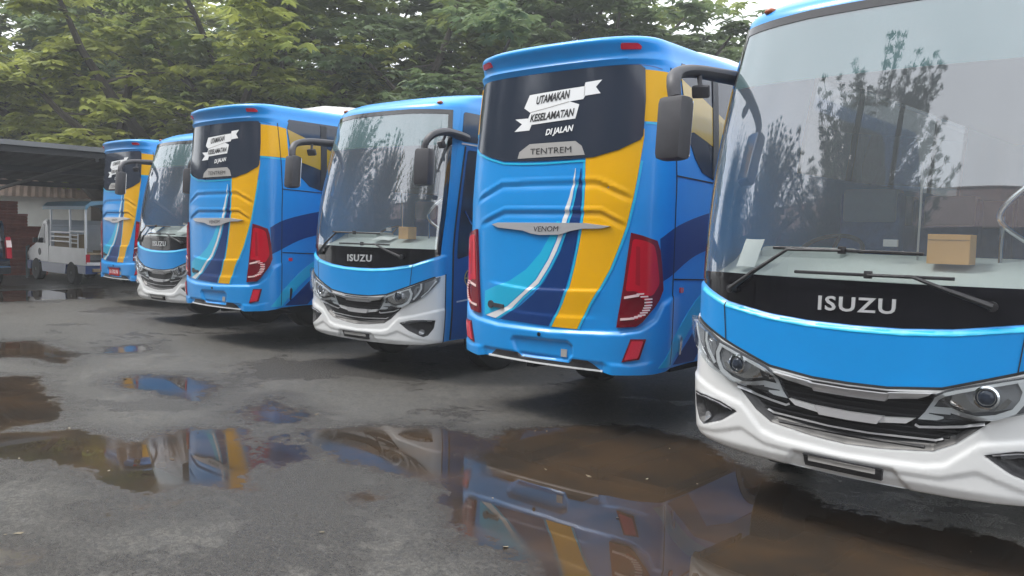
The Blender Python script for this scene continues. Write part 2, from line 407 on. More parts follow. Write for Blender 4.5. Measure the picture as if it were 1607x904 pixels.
def shell(kind, parent, side_mat):
    bm = bmesh.new(); rows = []
    ts = TG+[3.05, 3.065, 3.09, 3.12, 3.15, 3.18, 3.2, 3.215, 3.225, 3.235, 3.245, 3.25, 3.26, 3.268, 3.275, 3.283, 3.29, 3.295]
    for t in ts: rows.append([bm.verts.new(SP(kind, s, t)) for s in SGB])
    n = len(SGB)
    for i in range(len(ts)-1):
        tm = (ts[i]+ts[i+1])/2
        for j in range(n):
            j2 = (j+1) % n
            if j2 == 0: sm = 99
            else: sm = (SGB[j]+SGB[j2])/2
            if j2 and ts[i+1] <= zbot(kind, sm)+.001: continue
            if not j2 and ts[i+1] <= .56: continue
            if kind == 'front' and j2 and abs(sm) < 1.1 and 1.4 < tm < 2.99 and sdf((sm, tm), WSH) > -.022: continue
            if kind == 'front' and j2 and 2.32 < abs(sm) < 6.5 and 2.13 < tm < 2.93: continue
            if abs(sm) > 1.3 and j2:
                y = plan(sm)[1]; hit = False
                for wy in WHEELS[kind]:
                    if math.hypot(y-wy, tm-.44) < .5: hit = True
                if hit: continue
            try: f = bm.faces.new((rows[i][j], rows[i][j2], rows[i+1][j2], rows[i+1][j]))
            except ValueError: pass
    bmesh.ops.remove_doubles(bm, verts=bm.verts, dist=.0004)
    loose = [v for v in bm.verts if not v.link_faces]; bmesh.ops.delete(bm, geom=loose, context='VERTS')
    return mesh_obj('body', bm, 'blue', parent, True, 60)
def wheel(parent, x, y, r=.43, wd=.26, sgn=1, name='wheel'):
    bm = bmesh.new(); h = wd/2
    add_lathe(bm, [(-h, r*.62), (-h, r*.9), (-h*.8, r), (h*.8, r), (h, r*.9), (h, r*.62)], 'x', 32)
    w_ = mesh_obj(name, bm, 'tyre', parent, True, 'recalc'); w_.location = (x, y, r)
    bm = bmesh.new()
    add_lathe(bm, [(sgn*h*.2, r*.6), (sgn*h*.98, r*.63), (sgn*h*.9, r*.55), (sgn*h*.3, r*.48), (sgn*h*.45, r*.2), (sgn*h*.85, r*.17), (sgn*h*.9, .02)], 'x', 24)
    mesh_obj('rim', bm, 'rim', w_, True, 'recalc')
    return w_
def underbody(kind, parent):
    bm = bmesh.new()
    add_box(bm, (-.98, .55, .50), (.98, LEN-.3, .78)); 
    add_box(bm, (-.42, .35, .40), (-.34, LEN-.5, .5)); add_box(bm, (.34, .35, .40), (.42, LEN-.5, .5))
    zz = .56 if kind == 'rear' else .45
    ring = [bm.verts.new(SP(kind, s, zz, -.05)*1.) for s in SGB[::4]]
    for v in ring: v.co.z = max(zz, v.co.z)
    try: bm.faces.new(ring)
    except ValueError: pass
    for wy in WHEELS[kind]: add_box(bm, (-.85, wy-.06, .36), (.85, wy+.06, .5), .02)
    mesh_obj('underbody', bm, 'under', parent, False)
def common(kind, parent):
    underbody(kind, parent)
    for wy in WHEELS[kind]:
        dual = (kind == 'rear') == (wy < 3)
        for sg in (-1, 1): wheel(parent, sg*.9, wy, .43, .26 if not dual else .30, sg)
        for sg in (-1, 1):
            s0 = sg*(SC+wy-YC); o_, i_ = [], []
            for k in range(0, 19):
                a = math.pi*k/18; o_.append((s0+.56*math.cos(a), max(.46, .44+.56*math.sin(a)))); i_.append((s0+.475*math.cos(a), .44+.475*math.sin(a)))
            decal('wheel_arch', kind, (o_+i_[::-1]) if True else None, 'blackmatt', .006, parent, thick=.02)
    # roof air conditioner
    bm = bmesh.new()
    zc = 3.27; P0 = [(-.72, 0), (-.66, .12), (-.45, .18), (.45, .18), (.66, .12), (.72, 0)]
    sec = [(1.1, .1), (1.5, .8), (2.0, 1.), (4.1, 1.), (4.5, .8), (4.8, .1)] if kind == 'rear' else [(2.3, .1), (2.6, .75), (3.0, 1.), (4.9, 1.), (5.3, .8), (5.6, .1)]; rr = []
    for y, k in sec: rr.append([bm.verts.new((x*(.85+.15*k), y, zc+z*k+(.0 if z else 0))) for x, z in P0])
    for a, b in zip(rr, rr[1:]):
        for i in range(5): bm.faces.new((a[i], a[i+1], b[i+1], b[i]))
    bm.faces.new(rr[0]); bm.faces.new(rr[-1][::-1])
    mesh_obj('roof_air_conditioner', bm, 'white', parent, True, 'recalc')

def build_rear():
    K = 'rear'
    root = thing('city_bus', 'x', 'bus')
    shell(K, root, None); common(K, root)
    D = lambda n, p, m, off=.004, mirror=False, parent=root, **k: decal(n, K, p, m, off, parent, mirror, **k)
    # stripes
    yl = [(.132, .846), (.239, 1.048), (.306, 1.208), (.351, 1.383), (.385, 1.555), (.414, 1.726), (.421, 1.85), (.423, 1.972), (.419, 2.147), (.416, 2.256)]
    yr = [(.39, .848), (.501, 1.066), (.591, 1.208), (.677, 1.364), (.755, 1.567), (.805, 1.716), (.83, 1.83), (.852, 1.938), (.88, 2.108), (.90, 2.244), (.93, 2.44)]
    top = [(.90, 2.40), (.723, 2.33), (.495, 2.262)]
    D('yellow_stripe', yl[:1]+yr+top[:0]+[(.93, 2.5), (.88, 2.5), (.723, 2.36), (.495, 2.30), (.416, 2.29)]+yl[::-1][:-1], 'yellow')
    for sg in (False, True):
        D('yellow_band', [(.93, 2.56), (1.05, 2.555), (1.19, 2.549), (1.327, 2.549), (1.286, 2.935), (1.17, 2.956), (1.05, 2.965), (.935, 2.975)], 'yellow', mirror=sg)
        D('edge_line', line_poly([(1.327, 2.53), (1.19, 2.531), (1.056, 2.54), (.94, 2.55)], .02), 'cyan', mirror=sg)
    D('edge_line', line_poly([(x+.014, y) for x, y in yr[:-1]], .018), 'cyan', .005)
    nl = [(-.473, .862), (-.235, .994), (-.073, 1.114), (.036, 1.228), (.120, 1.355), (.201, 1.498), (.258, 1.672), (.305, 1.85), (.333, 1.95), (.357, 2.078), (.372, 2.19)]
    nr = [(.095, .848), (.197, 1.027), (.255, 1.171), (.302, 1.329), (.346, 1.52), (.379, 1.725), (.390, 1.85), (.392, 1.95), (.384, 2.078), (.376, 2.19)]
    D('navy_stripe', nr+nl[::-1], 'navy')
    wl = [(-.676, .878), (-.385, .982), (-.191, 1.124), (-.055, 1.24), (.074, 1.423), (.155, 1.583), (.203, 1.74), (.243, 1.88), (.272, 1.96), (.30, 2.079), (.318, 2.193)]
    wr = [(-.54, .862), (-.333, .968), (-.19, 1.088), (-.031, 1.206), (.076, 1.353), (.158, 1.496), (.217, 1.637), (.264, 1.792), (.298, 1.937), (.318, 2.079), (.321, 2.193)]
    D('white_stripe', wr+wl[::-1], 'white')
    D('edge_line', line_poly([(x+.024, y) for x, y in wr[:-1]], .016), 'cyan', .005)
    D('edge_line', line_poly([(x-.014, y) for x, y in yl], .016), 'cyan', .005)
    cl_ = [(-.70, 1.10), (-.367, 1.213), (-.174, 1.323), (-.017, 1.473), (.088, 1.634), (.15, 1.75)]
    D('cyan_stripe', [(-.70, .885)]+[(x-.012, y) for x, y in wl[:7]]+cl_[::-1], 'cyan', .0035)
    # side livery (both sides)
    for mi in (False, True):
        D('navy_swoosh', smooth_band([(1.082, 1.623), (1.292, 1.734), (1.849, 1.86), (2.6, 1.95), (4.2, 1.98)], [(1.105, 1.27), (1.136, 1.289), (1.505, 1.459), (1.853, 1.544), (2.6, 1.68), (4.2, 1.9)]), 'navy', mirror=mi)
        D('cyan_swoosh', smooth_band([(1.10, .575), (1.301, .832), (1.769, 1.186), (2.5, 1.45), (4.0, 1.62)], [(1.262, .58), (1.386, .721), (1.78, 1.03), (2.5, 1.33), (4.0, 1.56)]), 'cyan', mirror=mi)
        D('navy_skirt', [(1.30, .585), (1.66, .585), (2.0, .95), (2.5, 1.05), (3.2, 1.05), (3.6, .8), (6.2, .8), (6.4, 1.3), (4.0, 1.5), (2.5, 1.29), (1.78, .99), (1.43, .69)], 'navy', .0035, mirror=mi)
        D('panel_seam', line_poly([(1.235, .59), (1.237, 1.2), (1.237, 2.1), (1.21, 2.5), (1.16, 3.0)], .010), 'under', .0055, mirror=mi, thick=.003)
        D('panel_seam', line_poly([(1.24, 2.135), (1.842, 2.115), (6.6, 2.10)], .012), 'under', .0055, mirror=mi, thick=.003)
        D('panel_seam', line_poly([(1.25, 1.295), (1.78, 1.278), (3.0, 1.27)], .012), 'under', .0055, mirror=mi, thick=.003)
        D('side_marker', round_poly([(1.345, 1.18), (1.40, 1.18), (1.40, 1.225), (1.345, 1.225)], .015), 'redbright' if not mi else 'redbright', .012, mirror=mi, thick=.015)
        D('hatch_handle', round_poly([(1.36, .66), (1.385, .66), (1.40, .80), (1.375, .83), (1.36, .80)], .01), 'chrome', .02, mirror=mi, thick=.02)
        win = [(1.30, 2.95), (1.33, 3.04), (1.37, 3.065), (6.5, 3.02), (6.6, 2.9), (6.6, 2.3), (6.4, 2.14), (1.86, 2.14), (1.66, 2.19), (1.53, 2.30), (1.42, 2.46), (1.35, 2.66)]
        sw = D('side_window', win, 'darkglass', .006, mirror=mi)
        D('window_film', [(1.303, 2.93), (1.72, 2.80), (2.3, 2.60), (2.9, 2.3), (2.75, 2.18), (2.3, 2.30), (1.72, 2.46), (1.50, 2.515), (1.41, 2.50), (1.36, 2.66)], 'yellow_film', .0085, mirror=mi, parent=sw)
        for sx in (1.84, 3.0, 4.2, 5.4): D('window_pillar', [(sx, 2.15), (sx+.1, 2.15), (sx+.1, 3.03), (sx, 3.035)], 'blackmatt', .014, mirror=mi, parent=sw)
        # tail light
        tl = [(.846, 1.672), (.94, 1.65), (1.056, 1.61), (1.082, 1.53), (1.099, 1.411), (1.118, 1.213), (1.09, 1.13), (1.055, 1.07), (.965, .945), (.917, .905), (.752, .888), (.765, 1.0), (.776, 1.068), (.80, 1.25), (.816, 1.403)]
        t_ = D('tail_light', grow(tl, .004), 'reddark', .026, mirror=mi, thick=.03)
        D('lens', round_poly([(.868, 1.62), (.96, 1.605), (1.03, 1.575), (1.052, 1.48), (1.068, 1.36), (1.08, 1.26), (1.03, 1.16), (.95, 1.17), (.90, 1.20), (.822, 1.19), (.84, 1.35)], .03), 'red', .031, mirror=mi, parent=t_)
        D('lens_band', round_poly([(.895, 1.56), (.925, 1.555), (.935, 1.24), (.90, 1.25)], .01), 'redmid', .0325, mirror=mi, parent=t_, thick=.001)
        D('light_guide', [(.815, 1.13), (.93, 1.155), (.94, 1.18), (.815, 1.15)], 'led', .036, mirror=mi, parent=t_)
        D('light_guide', [(.79, .952), (.90, .968), (.905, .985), (.79, .972)], 'led', .036, mirror=mi, parent=t_)
        arc = [(.94, 1.17), (1.0, 1.13), (1.0, 1.08), (.985, 1.04), (.955, 1.0), (.90, .975)]
        D('lens', line_poly(arc, .035), 'red', .035, mirror=mi, parent=t_)
        for k in range(11):
            u = k/10*(len(arc)-1); i = min(int(u), len(arc)-2); f = u-i
            cx = arc[i][0]+(arc[i+1][0]-arc[i][0])*f; cy = arc[i][1]+(arc[i+1][1]-arc[i][1])*f
            D('light_segment', line_poly([(cx-.028, cy+.004), (cx+.028, cy+.010)], .011), 'led', .041, mirror=mi, parent=t_)
        D('reflector', round_poly([(.888, .794), (.975, .799), (.943, .657), (.840, .633)], .012), 'redbright', .02, mirror=mi, thick=.02)
        D('reflector_surround', grow([(.888, .794), (.975, .799), (.943, .657), (.840, .633)][::-1], .014), 'reddark', .013, mirror=mi, thick=.015)
        D('top_lamp', round_poly([(.765, 3.135), (.94, 3.13), (.955, 3.15), (.935, 3.175), (.785, 3.18)], .015), 'redbright', .015, mirror=mi, thick=.02)
        D('spoiler_shade_line', line_poly([(0, 3.018), (.88, 3.018), (1.0, 3.0), (1.08, 2.98)], .008), 'blue_deep', .002, mirror=mi, thick=.002)  # shade under the spoiler crease drawn as a deep blue line
    # window
    wn = [(-.955, 2.50), (-.968, 2.75), (-.955, 2.98), (-.91, 3.012), (-.78, 3.017), (0, 3.015), (.78, 3.017), (.90, 3.012), (.937, 2.985), (.94, 2.735), (.921, 2.447), (.899, 2.413), (.723, 2.335), (.495, 2.28), (.25, 2.268), (0, 2.265), (-.25, 2.268), (-.495, 2.28), (-.723, 2.33), (-.90, 2.385), (-.95, 2.42)]
    wo = D('rear_window', wn, 'darkglass', .010, thick=.02)
    D('window_lip', line_poly([(-.97, 2.40), (-.90, 2.362), (-.723, 2.31), (-.495, 2.256), (-.25, 2.244), (0, 2.241), (.416, 2.252)], .016), 'cyan', .006)
    rib = [(-.219, 2.840), (.386, 2.868), (.395, 2.899), (.559, 2.910), (.499, 2.855), (.545, 2.800), (.394, 2.789), (.377, 2.763), (.237, 2.753), (.338, 2.722), (.303, 2.606), (-.176, 2.581), (-.198, 2.534), (-.379, 2.531), (-.292, 2.593), (-.379, 2.640), (-.219, 2.639), (-.196, 2.685), (-.276, 2.730)]
    D('ribbon_sticker', rib, 'sticker', .014, parent=wo, thick=.001)
    D('fold_line', line_poly([(-.20, 2.688), (.0, 2.715), (.236, 2.752)], .006), 'badge', .0155, parent=wo, thick=0)
    D('fold_line', line_poly([(.388, 2.79), (.39, 2.868)], .005), 'badge', .0155, parent=wo, thick=0)
    text_decal('lettering', K, 'UTAMAKAN', -.132, .24, 2.786, 2.816, .07, 'blackmatt', .017, wo, .03, .25)
    text_decal('lettering', K, 'KESELAMATAN', -.194, .294, 2.637, 2.661, .066, 'blackmatt', .017, wo, .03, .25)
    text_decal('lettering', K, 'DI JALAN', -.008, .29, 2.498, 2.522, .068, 'sticker', .017, wo, .035, .25)
    tb = D('name_badge', [(-.318, 2.292), (-.300, 2.350), (-.184, 2.414), (.312, 2.419), (.377, 2.376), (.412, 2.300)], 'badge', .014, parent=wo, thick=.002)
    text_decal('lettering', K, 'TENTREM', -.169, .277, 2.347, 2.351, .05, 'blackmatt', .0175, wo, .0, 0)
    # silver badge on the engine door
    sb = [(-.603, 1.712), (-.518, 1.73), (.438, 1.737), (.674, 1.714), (.592, 1.695), (.42, 1.69), (.30, 1.668), (.196, 1.636), (-.023, 1.628), (-.115, 1.638), (-.210, 1.663), (-.517, 1.685)]
    b_ = D('trim_badge', sb, 'satin', .022, thick=.03)
    text_decal('lettering', K, 'VENOM', -.083, .184, 1.678, 1.686, .045, 'blackmatt', .0245, b_, .0, .1)
    # latch emblem
    D('door_latch', line_poly([(-.60, .985), (-.43, .976)], .035), 'grey', .018, thick=.02)
    D('door_latch', circle(-.60, .985, .035, 12), 'grey', .02, thick=.02)
    D('lock', circle(.02, .772, .018, 10), 'black', .01)
    D('sticker', [(.24, .60), (.30, .60), (.30, .665), (.24, .665)], 'badge', .008)
    D('valance', [(-.60, .515), (-.504, .584), (-.245, .588), (-.194, .556), (.330, .556), (.379, .597), (.518, .597), (.66, .517)], 'blackmatt', .006)
    D('chrome_strip', line_poly([(-.60, .52), (0, .512), (.66, .517)], .026), 'white', .018, thick=.02)
    # far end (the front of the bus)
    bm = bmesh.new(); pts = []
    for s, t in [(-.8, 1.45), (.8, 1.45), (.78, 2.2), (.74, 2.92), (-.74, 2.92), (-.78, 2.2)]: pts.append((s*.98, t))
    add_prism(bm, pts, LEN-.01, LEN+.03, 'xz'); mesh_obj('windshield', bm, 'darkglass', root, False)
    return root
def smooth_band(top, bot):
    def sm(c):
        o = []
        for i in range(len(c)-1):
            p0, p1, p2, p3 = c[max(i-1, 0)], c[i], c[i+1], c[min(i+2, len(c)-1)]
            for k in range(4):
                t = k/4
                o.append(tuple(.5*((2*p1[j])+(p2[j]-p0[j])*t+(2*p0[j]-5*p1[j]+4*p2[j]-p3[j])*t*t+(3*p1[j]-p0[j]-3*p2[j]+p3[j])*t**3) for j in (0, 1)))
        return o+[c[-1]]
    return sm(bot)+sm(top)[::-1]

def mirror_unit(root, sg):
    bm = bmesh.new()
    pts = smooth_pts([(1.00, .64, 2.68), (1.08, .42, 2.69), (1.15, .17, 2.69), (1.16, -.01, 2.65), (1.13, -.09, 2.58), (1.105, -.11, 2.49)], 5)
    pts = [(p.x*sg, p.y, p.z) for p in pts]; n = len(pts)
    rad = [.066-.024*min(1, i/(n*.9)) for i in range(n)]
    add_tube(bm, pts, rad, 12, .75)
    a = mesh_obj('mirror_arm', bm, 'grey', root, True, 'recalc')
    bm = bmesh.new()
    mt = Matrix.Translation((1.105*sg, -.10, 2.30)) @ Matrix.Rotation(sg*R(8), 4, 'Z') @ Matrix.Rotation(R(-3), 4, 'X')
    add_box(bm, (-.10, -.07, -.195), (.10, .06, .195), .045, mt)
    h = mesh_obj('mirror_head', bm, 'grey', a, True, 'recalc')
    bm = bmesh.new(); add_box(bm, (-.08, .058, -.17), (.08, .066, .17), .003, mt); mesh_obj('mirror_glass', bm, 'chrome', a, False)
    bm = bmesh.new()
    m2 = Matrix.Translation((1.09*sg, .16, 2.56)) @ Matrix.Rotation(sg*R(-20), 4, 'Z') @ Matrix.Rotation(R(25), 4, 'X')
    add_box(bm, (-.055, -.02, -.045), (.055, .03, .035), .016, m2); add_tube(bm, [(1.13*sg, .2, 2.69), (1.11*sg, .18, 2.62), (1.09*sg, .16, 2.57)], .016, 8)
    mesh_obj('kerb_mirror', bm, 'grey', a, True, 'recalc')
def wiper(root, K, piv, elb, b0, b1):
    def p(st, off): return SP(K, st[0], st[1], off)
    bm = bmesh.new()
    add_tube(bm, [p(piv, .01), p(piv, .05)], .025, 12)
    add_tube(bm, [p(piv, .045), p(((piv[0]+elb[0])/2, (piv[1]+elb[1])/2), .055)], [.018, .013], 8)
    add_tube(bm, [p(((piv[0]+elb[0])/2, (piv[1]+elb[1])/2), .055), p(elb, .05), p(((b0[0]+b1[0])/2, (b0[1]+b1[1])/2), .045)], [.012, .009, .008], 8)
    o = mesh_obj('wiper', bm, 'blackmatt', root, True, 'recalc')
    bm = bmesh.new(); n = 8
    add_tube(bm, [p((b0[0]+(b1[0]-b0[0])*k/n, b0[1]+(b1[1]-b0[1])*k/n), .022+.006*math.sin(math.pi*k/n)) for k in range(n+1)], .009, 6)
    mx_, my_ = (b0[0]+b1[0])/2, (b0[1]+b1[1])/2
    add_box(bm, tuple(p((mx_, my_), .035)-Vector((.02, .012, .018))), tuple(p((mx_, my_), .035)+Vector((.02, .012, .022))), .004)
    mesh_obj('wiper_blade', bm, 'blackmatt', o, True, 'recalc')
def build_front():
    K = 'front'
    root = thing('city_bus', 'x', 'bus')
    shell(K, root, None); common(K, root)
    D = lambda n, p, m, off=.004, mirror=False, parent=root, **k: decal(n, K, p, m, off, parent, mirror, **k)
    # glass and frame
    g = D('windshield', WSH, 'glass', .010, thick=0)
    D('sun_strip', [(-1.045, 2.58), (-.5, 2.572), (.5, 2.572), (1.045, 2.58), (1.0, 2.93), (.5, 2.95), (0, 2.953), (-.5, 2.95), (-1.0, 2.93)], 'strip', .006, parent=g, thick=0)
    ring_decal('windshield_frame', K, grow(WSH, .045), grow(WSH, -.006), 'black', .014, root, .02)
    low = [(-1.10, 1.372), (-1.03, 1.35), (-.79, 1.268), (-.49, 1.221), (-.25, 1.203), (0, 1.198), (.25, 1.203), (.49, 1.221), (.79, 1.268), (1.03, 1.35), (1.10, 1.372)]
    D('black_band', low+[(1.108, 1.42), (.78, 1.42), (0, 1.418), (-.78, 1.42), (-1.108, 1.42)], 'black', .006)
    D('bonnet_highlight', [(x, y-.012) for x, y in low[1:-1]]+[(x, y-.036) for x, y in low[1:-1]][::-1], 'cyan', .003)  # ledge edge catching the sky, painted on as a cyan strip
    # ISUZU lettering
    text_decal('brand_lettering', K, 'ISUZU', -.195, .215, 1.303, 1.312, .080, 'letter', .012, root, .018, 0, .02)
    # white bumper
    wb = BB[1:-1]
    D('bumper', [(-1.155, .36), (-.5, .345), (.5, .345), (1.155, .36), (1.155, .8), (1.155, 1.165)]+[(x, y) for x, y in wb[::-1]]+[(-1.155, 1.165), (-1.155, .8)], 'white', .005)
    D('bonnet_gap', line_poly([(x, y+.004) for x, y in BB[1:-1]], .014), 'under', .0075, thick=.003)
    for sg in (-1, 1): D('panel_seam', line_poly([(sg*.80, 1.262), (sg*.775, 1.03)], .006), 'under', .0055, thick=.002)
    gr = D('grille', GRILLE, 'grilleblack', .008)
    for k in range(9):
        z = .60+.03*k; hw = lerp(z, [(.58, .36), (.66, .5), (.78, .62), (.84, .5), (.88, .4)])
        D('grille_bar', line_poly([(-hw, z+.03*hw), (-hw/2, z+.004), (0, z), (hw/2, z+.004), (hw, z+.03*hw)], .008), 'blackmatt', .02, parent=gr)
    for sg in (False, True):
        D('chrome_wing', [(.20, .862), (.212, .868), (.42, .893), (.404, .878), (.35, .852), (.19, .826)], 'letter', .042, mirror=sg, parent=gr, thick=.03)
        D('chrome_wing', [(.17, .727), (.34, .747), (.30, .715), (.165, .697)], 'letter', .038, mirror=sg, parent=gr, thick=.03)
    D('chrome_bar', [(-.222, .861), (0, .856), (.222, .861), (.19, .815), (0, .812), (-.19, .815)], 'satin', .05, parent=gr, thick=.04)
    D('chrome_bar', [(-.186, .732), (0, .727), (.186, .732), (.155, .688), (0, .685), (-.155, .688)], 'satin', .048, parent=gr, thick=.04)
    D('grille_lip', line_poly([(-.475, .662), (-.44, .648), (-.106, .629), (.106, .629), (.44, .648), (.475, .662)], .009), 'satin', .022, parent=gr)
    # headlights
    hp = [(.345, .742), (.381, .790), (.428, .885), (.47, .912), (.515, .93), (.655, .976), (.80, 1.022), (.90, 1.07), (1.042, 1.128), (1.095, 1.145), (1.085, 1.09), (1.037, 1.03), (.985, .965), (.909, .90), (.85, .862), (.76, .828), (.66, .795), (.56, .765), (.44, .742)]
    for mi in (False, True):
        h = D('headlight', hp, 'lampdark', .016, mirror=mi, thick=.02)
        H = lambda n, p, m, off, **k: decal(n, K, p, m, off, h, mi, **k)
        H('housing', [(.53, .85), (.56, .925), (.655, .965), (.77, 1.0), (.80, .94), (.78, .87), (.70, .84), (.6, .82)], 'lamphouse', .020)
        H('light_guide', [(.352, .745), (.381, .783), (.43, .872), (.475, .903), (.52, .921), (.66, .966), (.80, 1.01), (.80, .996), (.66, .951), (.53, .906), (.48, .886), (.445, .858), (.40, .78), (.47, .775), (.47, .765), (.44, .752)], 'drl', .030)
        H('light_guide', line_poly([(.40, .806), (.50, .812), (.56, .800), (.62, .793), (.70, .812), (.77, .85), (.80, .90), (.81, .95), (.785, 1.0)], .026), 'drl', .032)
        H('light_guide', line_poly([(.40, .80), (.50, .805)], .03), 'drl', .031)
        H('light_guide', line_poly([(.83, .885), (.885, .95), (.915, 1.01), (.915, 1.065)], .018), 'drl', .030)
        H('housing', [(.85, .90), (.90, .96), (.905, 1.03), (.86, 1.03), (.83, .98)], 'lamphouse', .022)
        H('housing', [(.94, .96), (1.0, 1.02), (1.05, 1.09), (1.06, 1.12), (.95, 1.07)], 'lamphouse', .022)
        H('light_guide', line_poly([(.915, .915), (.985, .985), (1.06, 1.10)], .012), 'drl', .028)
        H('reflector_bowl', [(.50, .845), (.515, .925), (.56, .915), (.59, .87), (.62, .85), (.68, .84), (.60, .825)], 'reflector', .026)
        H('reflector_bowl', [(.69, .84), (.735, .86), (.76, .90), (.74, .91), (.715, .88)], 'reflector', .026)
        H('reflector_bowl', [(.86, .96), (.885, .99), (.89, 1.02), (.87, 1.01)], 'reflector', .026)
        bm = bmesh.new(); sx = -1 if mi else 1
        c = SP(K, sx*.655, .905, .02); nx, ny = plan_n(sx*.655); q = Vector((nx, ny, 0)).to_track_quat('Z', 'Y').to_matrix().to_4x4()
        add_lathe(bm, [(0, .058), (.022, .058), (.026, .048), (.012, .042)], 'z', 24); 
        for v in bm.verts: v.co = (Matrix.Translation(c) @ q) @ v.co
        pr = mesh_obj('projector_ring', bm, 'reflector', h, True, 'recalc')
        bm = bmesh.new(); bmesh.ops.create_uvsphere(bm, u_segments=20, v_segments=12, radius=.038)
        for v in bm.verts: v.co = (Matrix.Translation(c) @ q) @ Vector((v.co.x, v.co.y, v.co.z*.5+.014))
        mesh_obj('projector_lens', bm, 'darkglass', h, True)
        H('lens', hp, 'lens', .052, thick=.03)
        D('headlight_trim', line_poly([(.34, .715), (.36, .705), (.45, .718), (.56, .738), (.655, .772)], .012), 'satin', .03, mirror=mi)
        f = D('fog_lamp', FOG, 'blackmatt', .008, mirror=mi)
        D('lamp_strip', line_poly([(.735, .617), (.80, .632), (.88, .645), (.985, .650)], .026), 'reflector', .034, mirror=mi, parent=f, thick=.03)
        D('lamp_bezel', line_poly([(.70, .62), (.79, .641), (.89, .655), (1.03, .658)], .010), 'satin', .022, mirror=mi, parent=f)
        D('fog_bulb', circle(.93, .535, .03, 14), 'lamphouse', .03, mirror=mi, parent=f)
        # sides
        D('side_column', [(1.158, .43), (1.26, .43), (1.26, 1.2), (1.255, 2.55), (1.2, 2.98), (1.14, 2.98), (1.165, 2.0)], 'blue', .003, mirror=mi)
        D('panel_seam', line_poly([(1.158, .42), (1.158, 1.17)], .014), 'under', .007, mirror=mi, thick=.003)
        D('side_window', [(2.3, 2.98), (6.6, 2.98), (6.6, 2.2), (6.4, 2.1), (2.3, 2.1)], 'tintglass', .006, mirror=mi)
        for sx in (2.3, 3.3, 4.3, 5.4, 6.4): D('window_pillar', [(sx, 2.11), (sx+.12, 2.11), (sx+.12, 2.97), (sx, 2.97)], 'blackmatt', .009, mirror=mi)
        D('navy_swoosh', smooth_band([(2.3, 1.5), (4, 1.8), (6.6, 1.9)], [(2.3, 1.1), (4, 1.3), (6.6, 1.5)]), 'navy', mirror=mi)
        D('quarter_window', round_poly([(1.20, 2.63), (2.2, 2.62), (2.2, 2.95), (1.17, 2.96)], .03), 'darkglass', .008, mirror=mi)
        D('window_trim', line_poly([(1.20, 2.605), (2.2, 2.595)], .016), 'satin', .014, mirror=mi)
    dr = D('passenger_door', [(1.27, .44), (2.15, .44), (2.15, 2.58), (1.27, 2.58)], 'blue_deep', .007)
    D('door_glass', round_poly([(1.33, 1.33), (1.5, 1.37), (2.1, 1.50), (2.1, 2.54), (1.31, 2.54)], .03), 'darkglass', .011, parent=dr)
    D('door_seam', line_poly([(1.265, .44), (1.265, 2.58)], .02), 'under', .012, parent=dr)
    D('grab_handle', line_poly([(1.36, 1.86), (1.50, 1.72)], .018), 'chrome', .04, parent=dr, thick=.02)
    e = D('round_emblem', circle(1.55, 1.12, .10, 28), 'navy', .011, parent=dr)
    ring_decal('emblem_ring', K, circle(1.55, 1.12, .10, 28), circle(1.55, 1.12, .088, 28), 'ring', .014, dr, .002)
    D('emblem_spoke', line_poly([(1.46, 1.12), (1.64, 1.12)], .012), 'ring', .013, parent=dr, thick=0)
    D('emblem_spoke', line_poly([(1.55, 1.03), (1.55, 1.21)], .010), 'ring', .0135, parent=dr, thick=0)
    ring_decal('emblem_ring', K, [(1.55+.05*math.cos(a*.2618), 1.12+.095*math.sin(a*.2618)) for a in range(24)], [(1.55+.042*math.cos(a*.2618), 1.12+.087*math.sin(a*.2618)) for a in range(24)], 'ring', .013, dr, .002)
    D('lettering_line', line_poly([(1.33, .86), (1.78, .90)], .018), 'light', .011, parent=dr, thick=0)
    # plate holder
    D('plate_holder', [(-.225, .392), (.20, .392), (.205, .455), (-.232, .460)], 'blackmatt', .030, thick=.05)
    D('number_plate', [(-.20, .425), (.17, .425), (.17, .452), (-.20, .455)], 'badge', .036, thick=.004)
    # roof marker lamps
    for sg in (-1, 1):
        bm = bmesh.new(); bmesh.ops.create_uvsphere(bm, u_segments=14, v_segments=8, radius=1)
        c = SP(K, sg*.86, 3.06, 0)
        for v in bm.verts: v.co = Vector((v.co.x*.04, v.co.y*.028, v.co.z*.022))+c
        mesh_obj('marker_lamp', bm, 'amber', root)
    for sg in (-1, 1): mirror_unit(root, sg)
    wiper(root, K, (-.746, 1.344), (-.38, 1.59), (-.482, 1.597), (.332, 1.590)); wiper(root, K, (.655, 1.345), (.295, 1.472), (-.338, 1.467), (.484, 1.471))
    # interior
    bm = bmesh.new(); sec = [(.17, 1.30), (.17, 1.43), (.36, 1.50), (.62, 1.57), (.80, 1.55), (.86, 1.15)]
    xs = [(-1.0, .14), (-.8, .02), (0, -.03), (.8, .02), (1.0, .14)]; rows = []
    for x, dy in xs: rows.append([bm.verts.new((x, y+(dy if i < 3 else 0)+.02, z)) for i, (y, z) in enumerate(sec)])
    for a, b in zip(rows, rows[1:]):
        for i in range(len(sec)-1): bm.faces.new((a[i], b[i], b[i+1], a[i+1]))
    add_box(bm, (-.82, .52, 1.48), (-.3, .82, 1.60), .03)
    mesh_obj('dashboard', bm, 'dash', root, True, 'recalc')
    bm = bmesh.new(); mt = Matrix.Translation((-.55, .95, 1.56)) @ Matrix.Rotation(R(35), 4, 'X'); n = 28
    ring = [mt @ Vector((.21*math.cos(2*math.pi*k/n), .21*math.sin(2*math.pi*k/n), 0)) for k in range(n+1)]
    add_tube(bm, ring, .015, 8)
    for a in (0, 120, 240): add_tube(bm, [mt @ Vector((0, 0, -.02)), mt @ Vector((.2*math.cos(R(a+90)), .2*math.sin(R(a+90)), 0))], .013, 6)
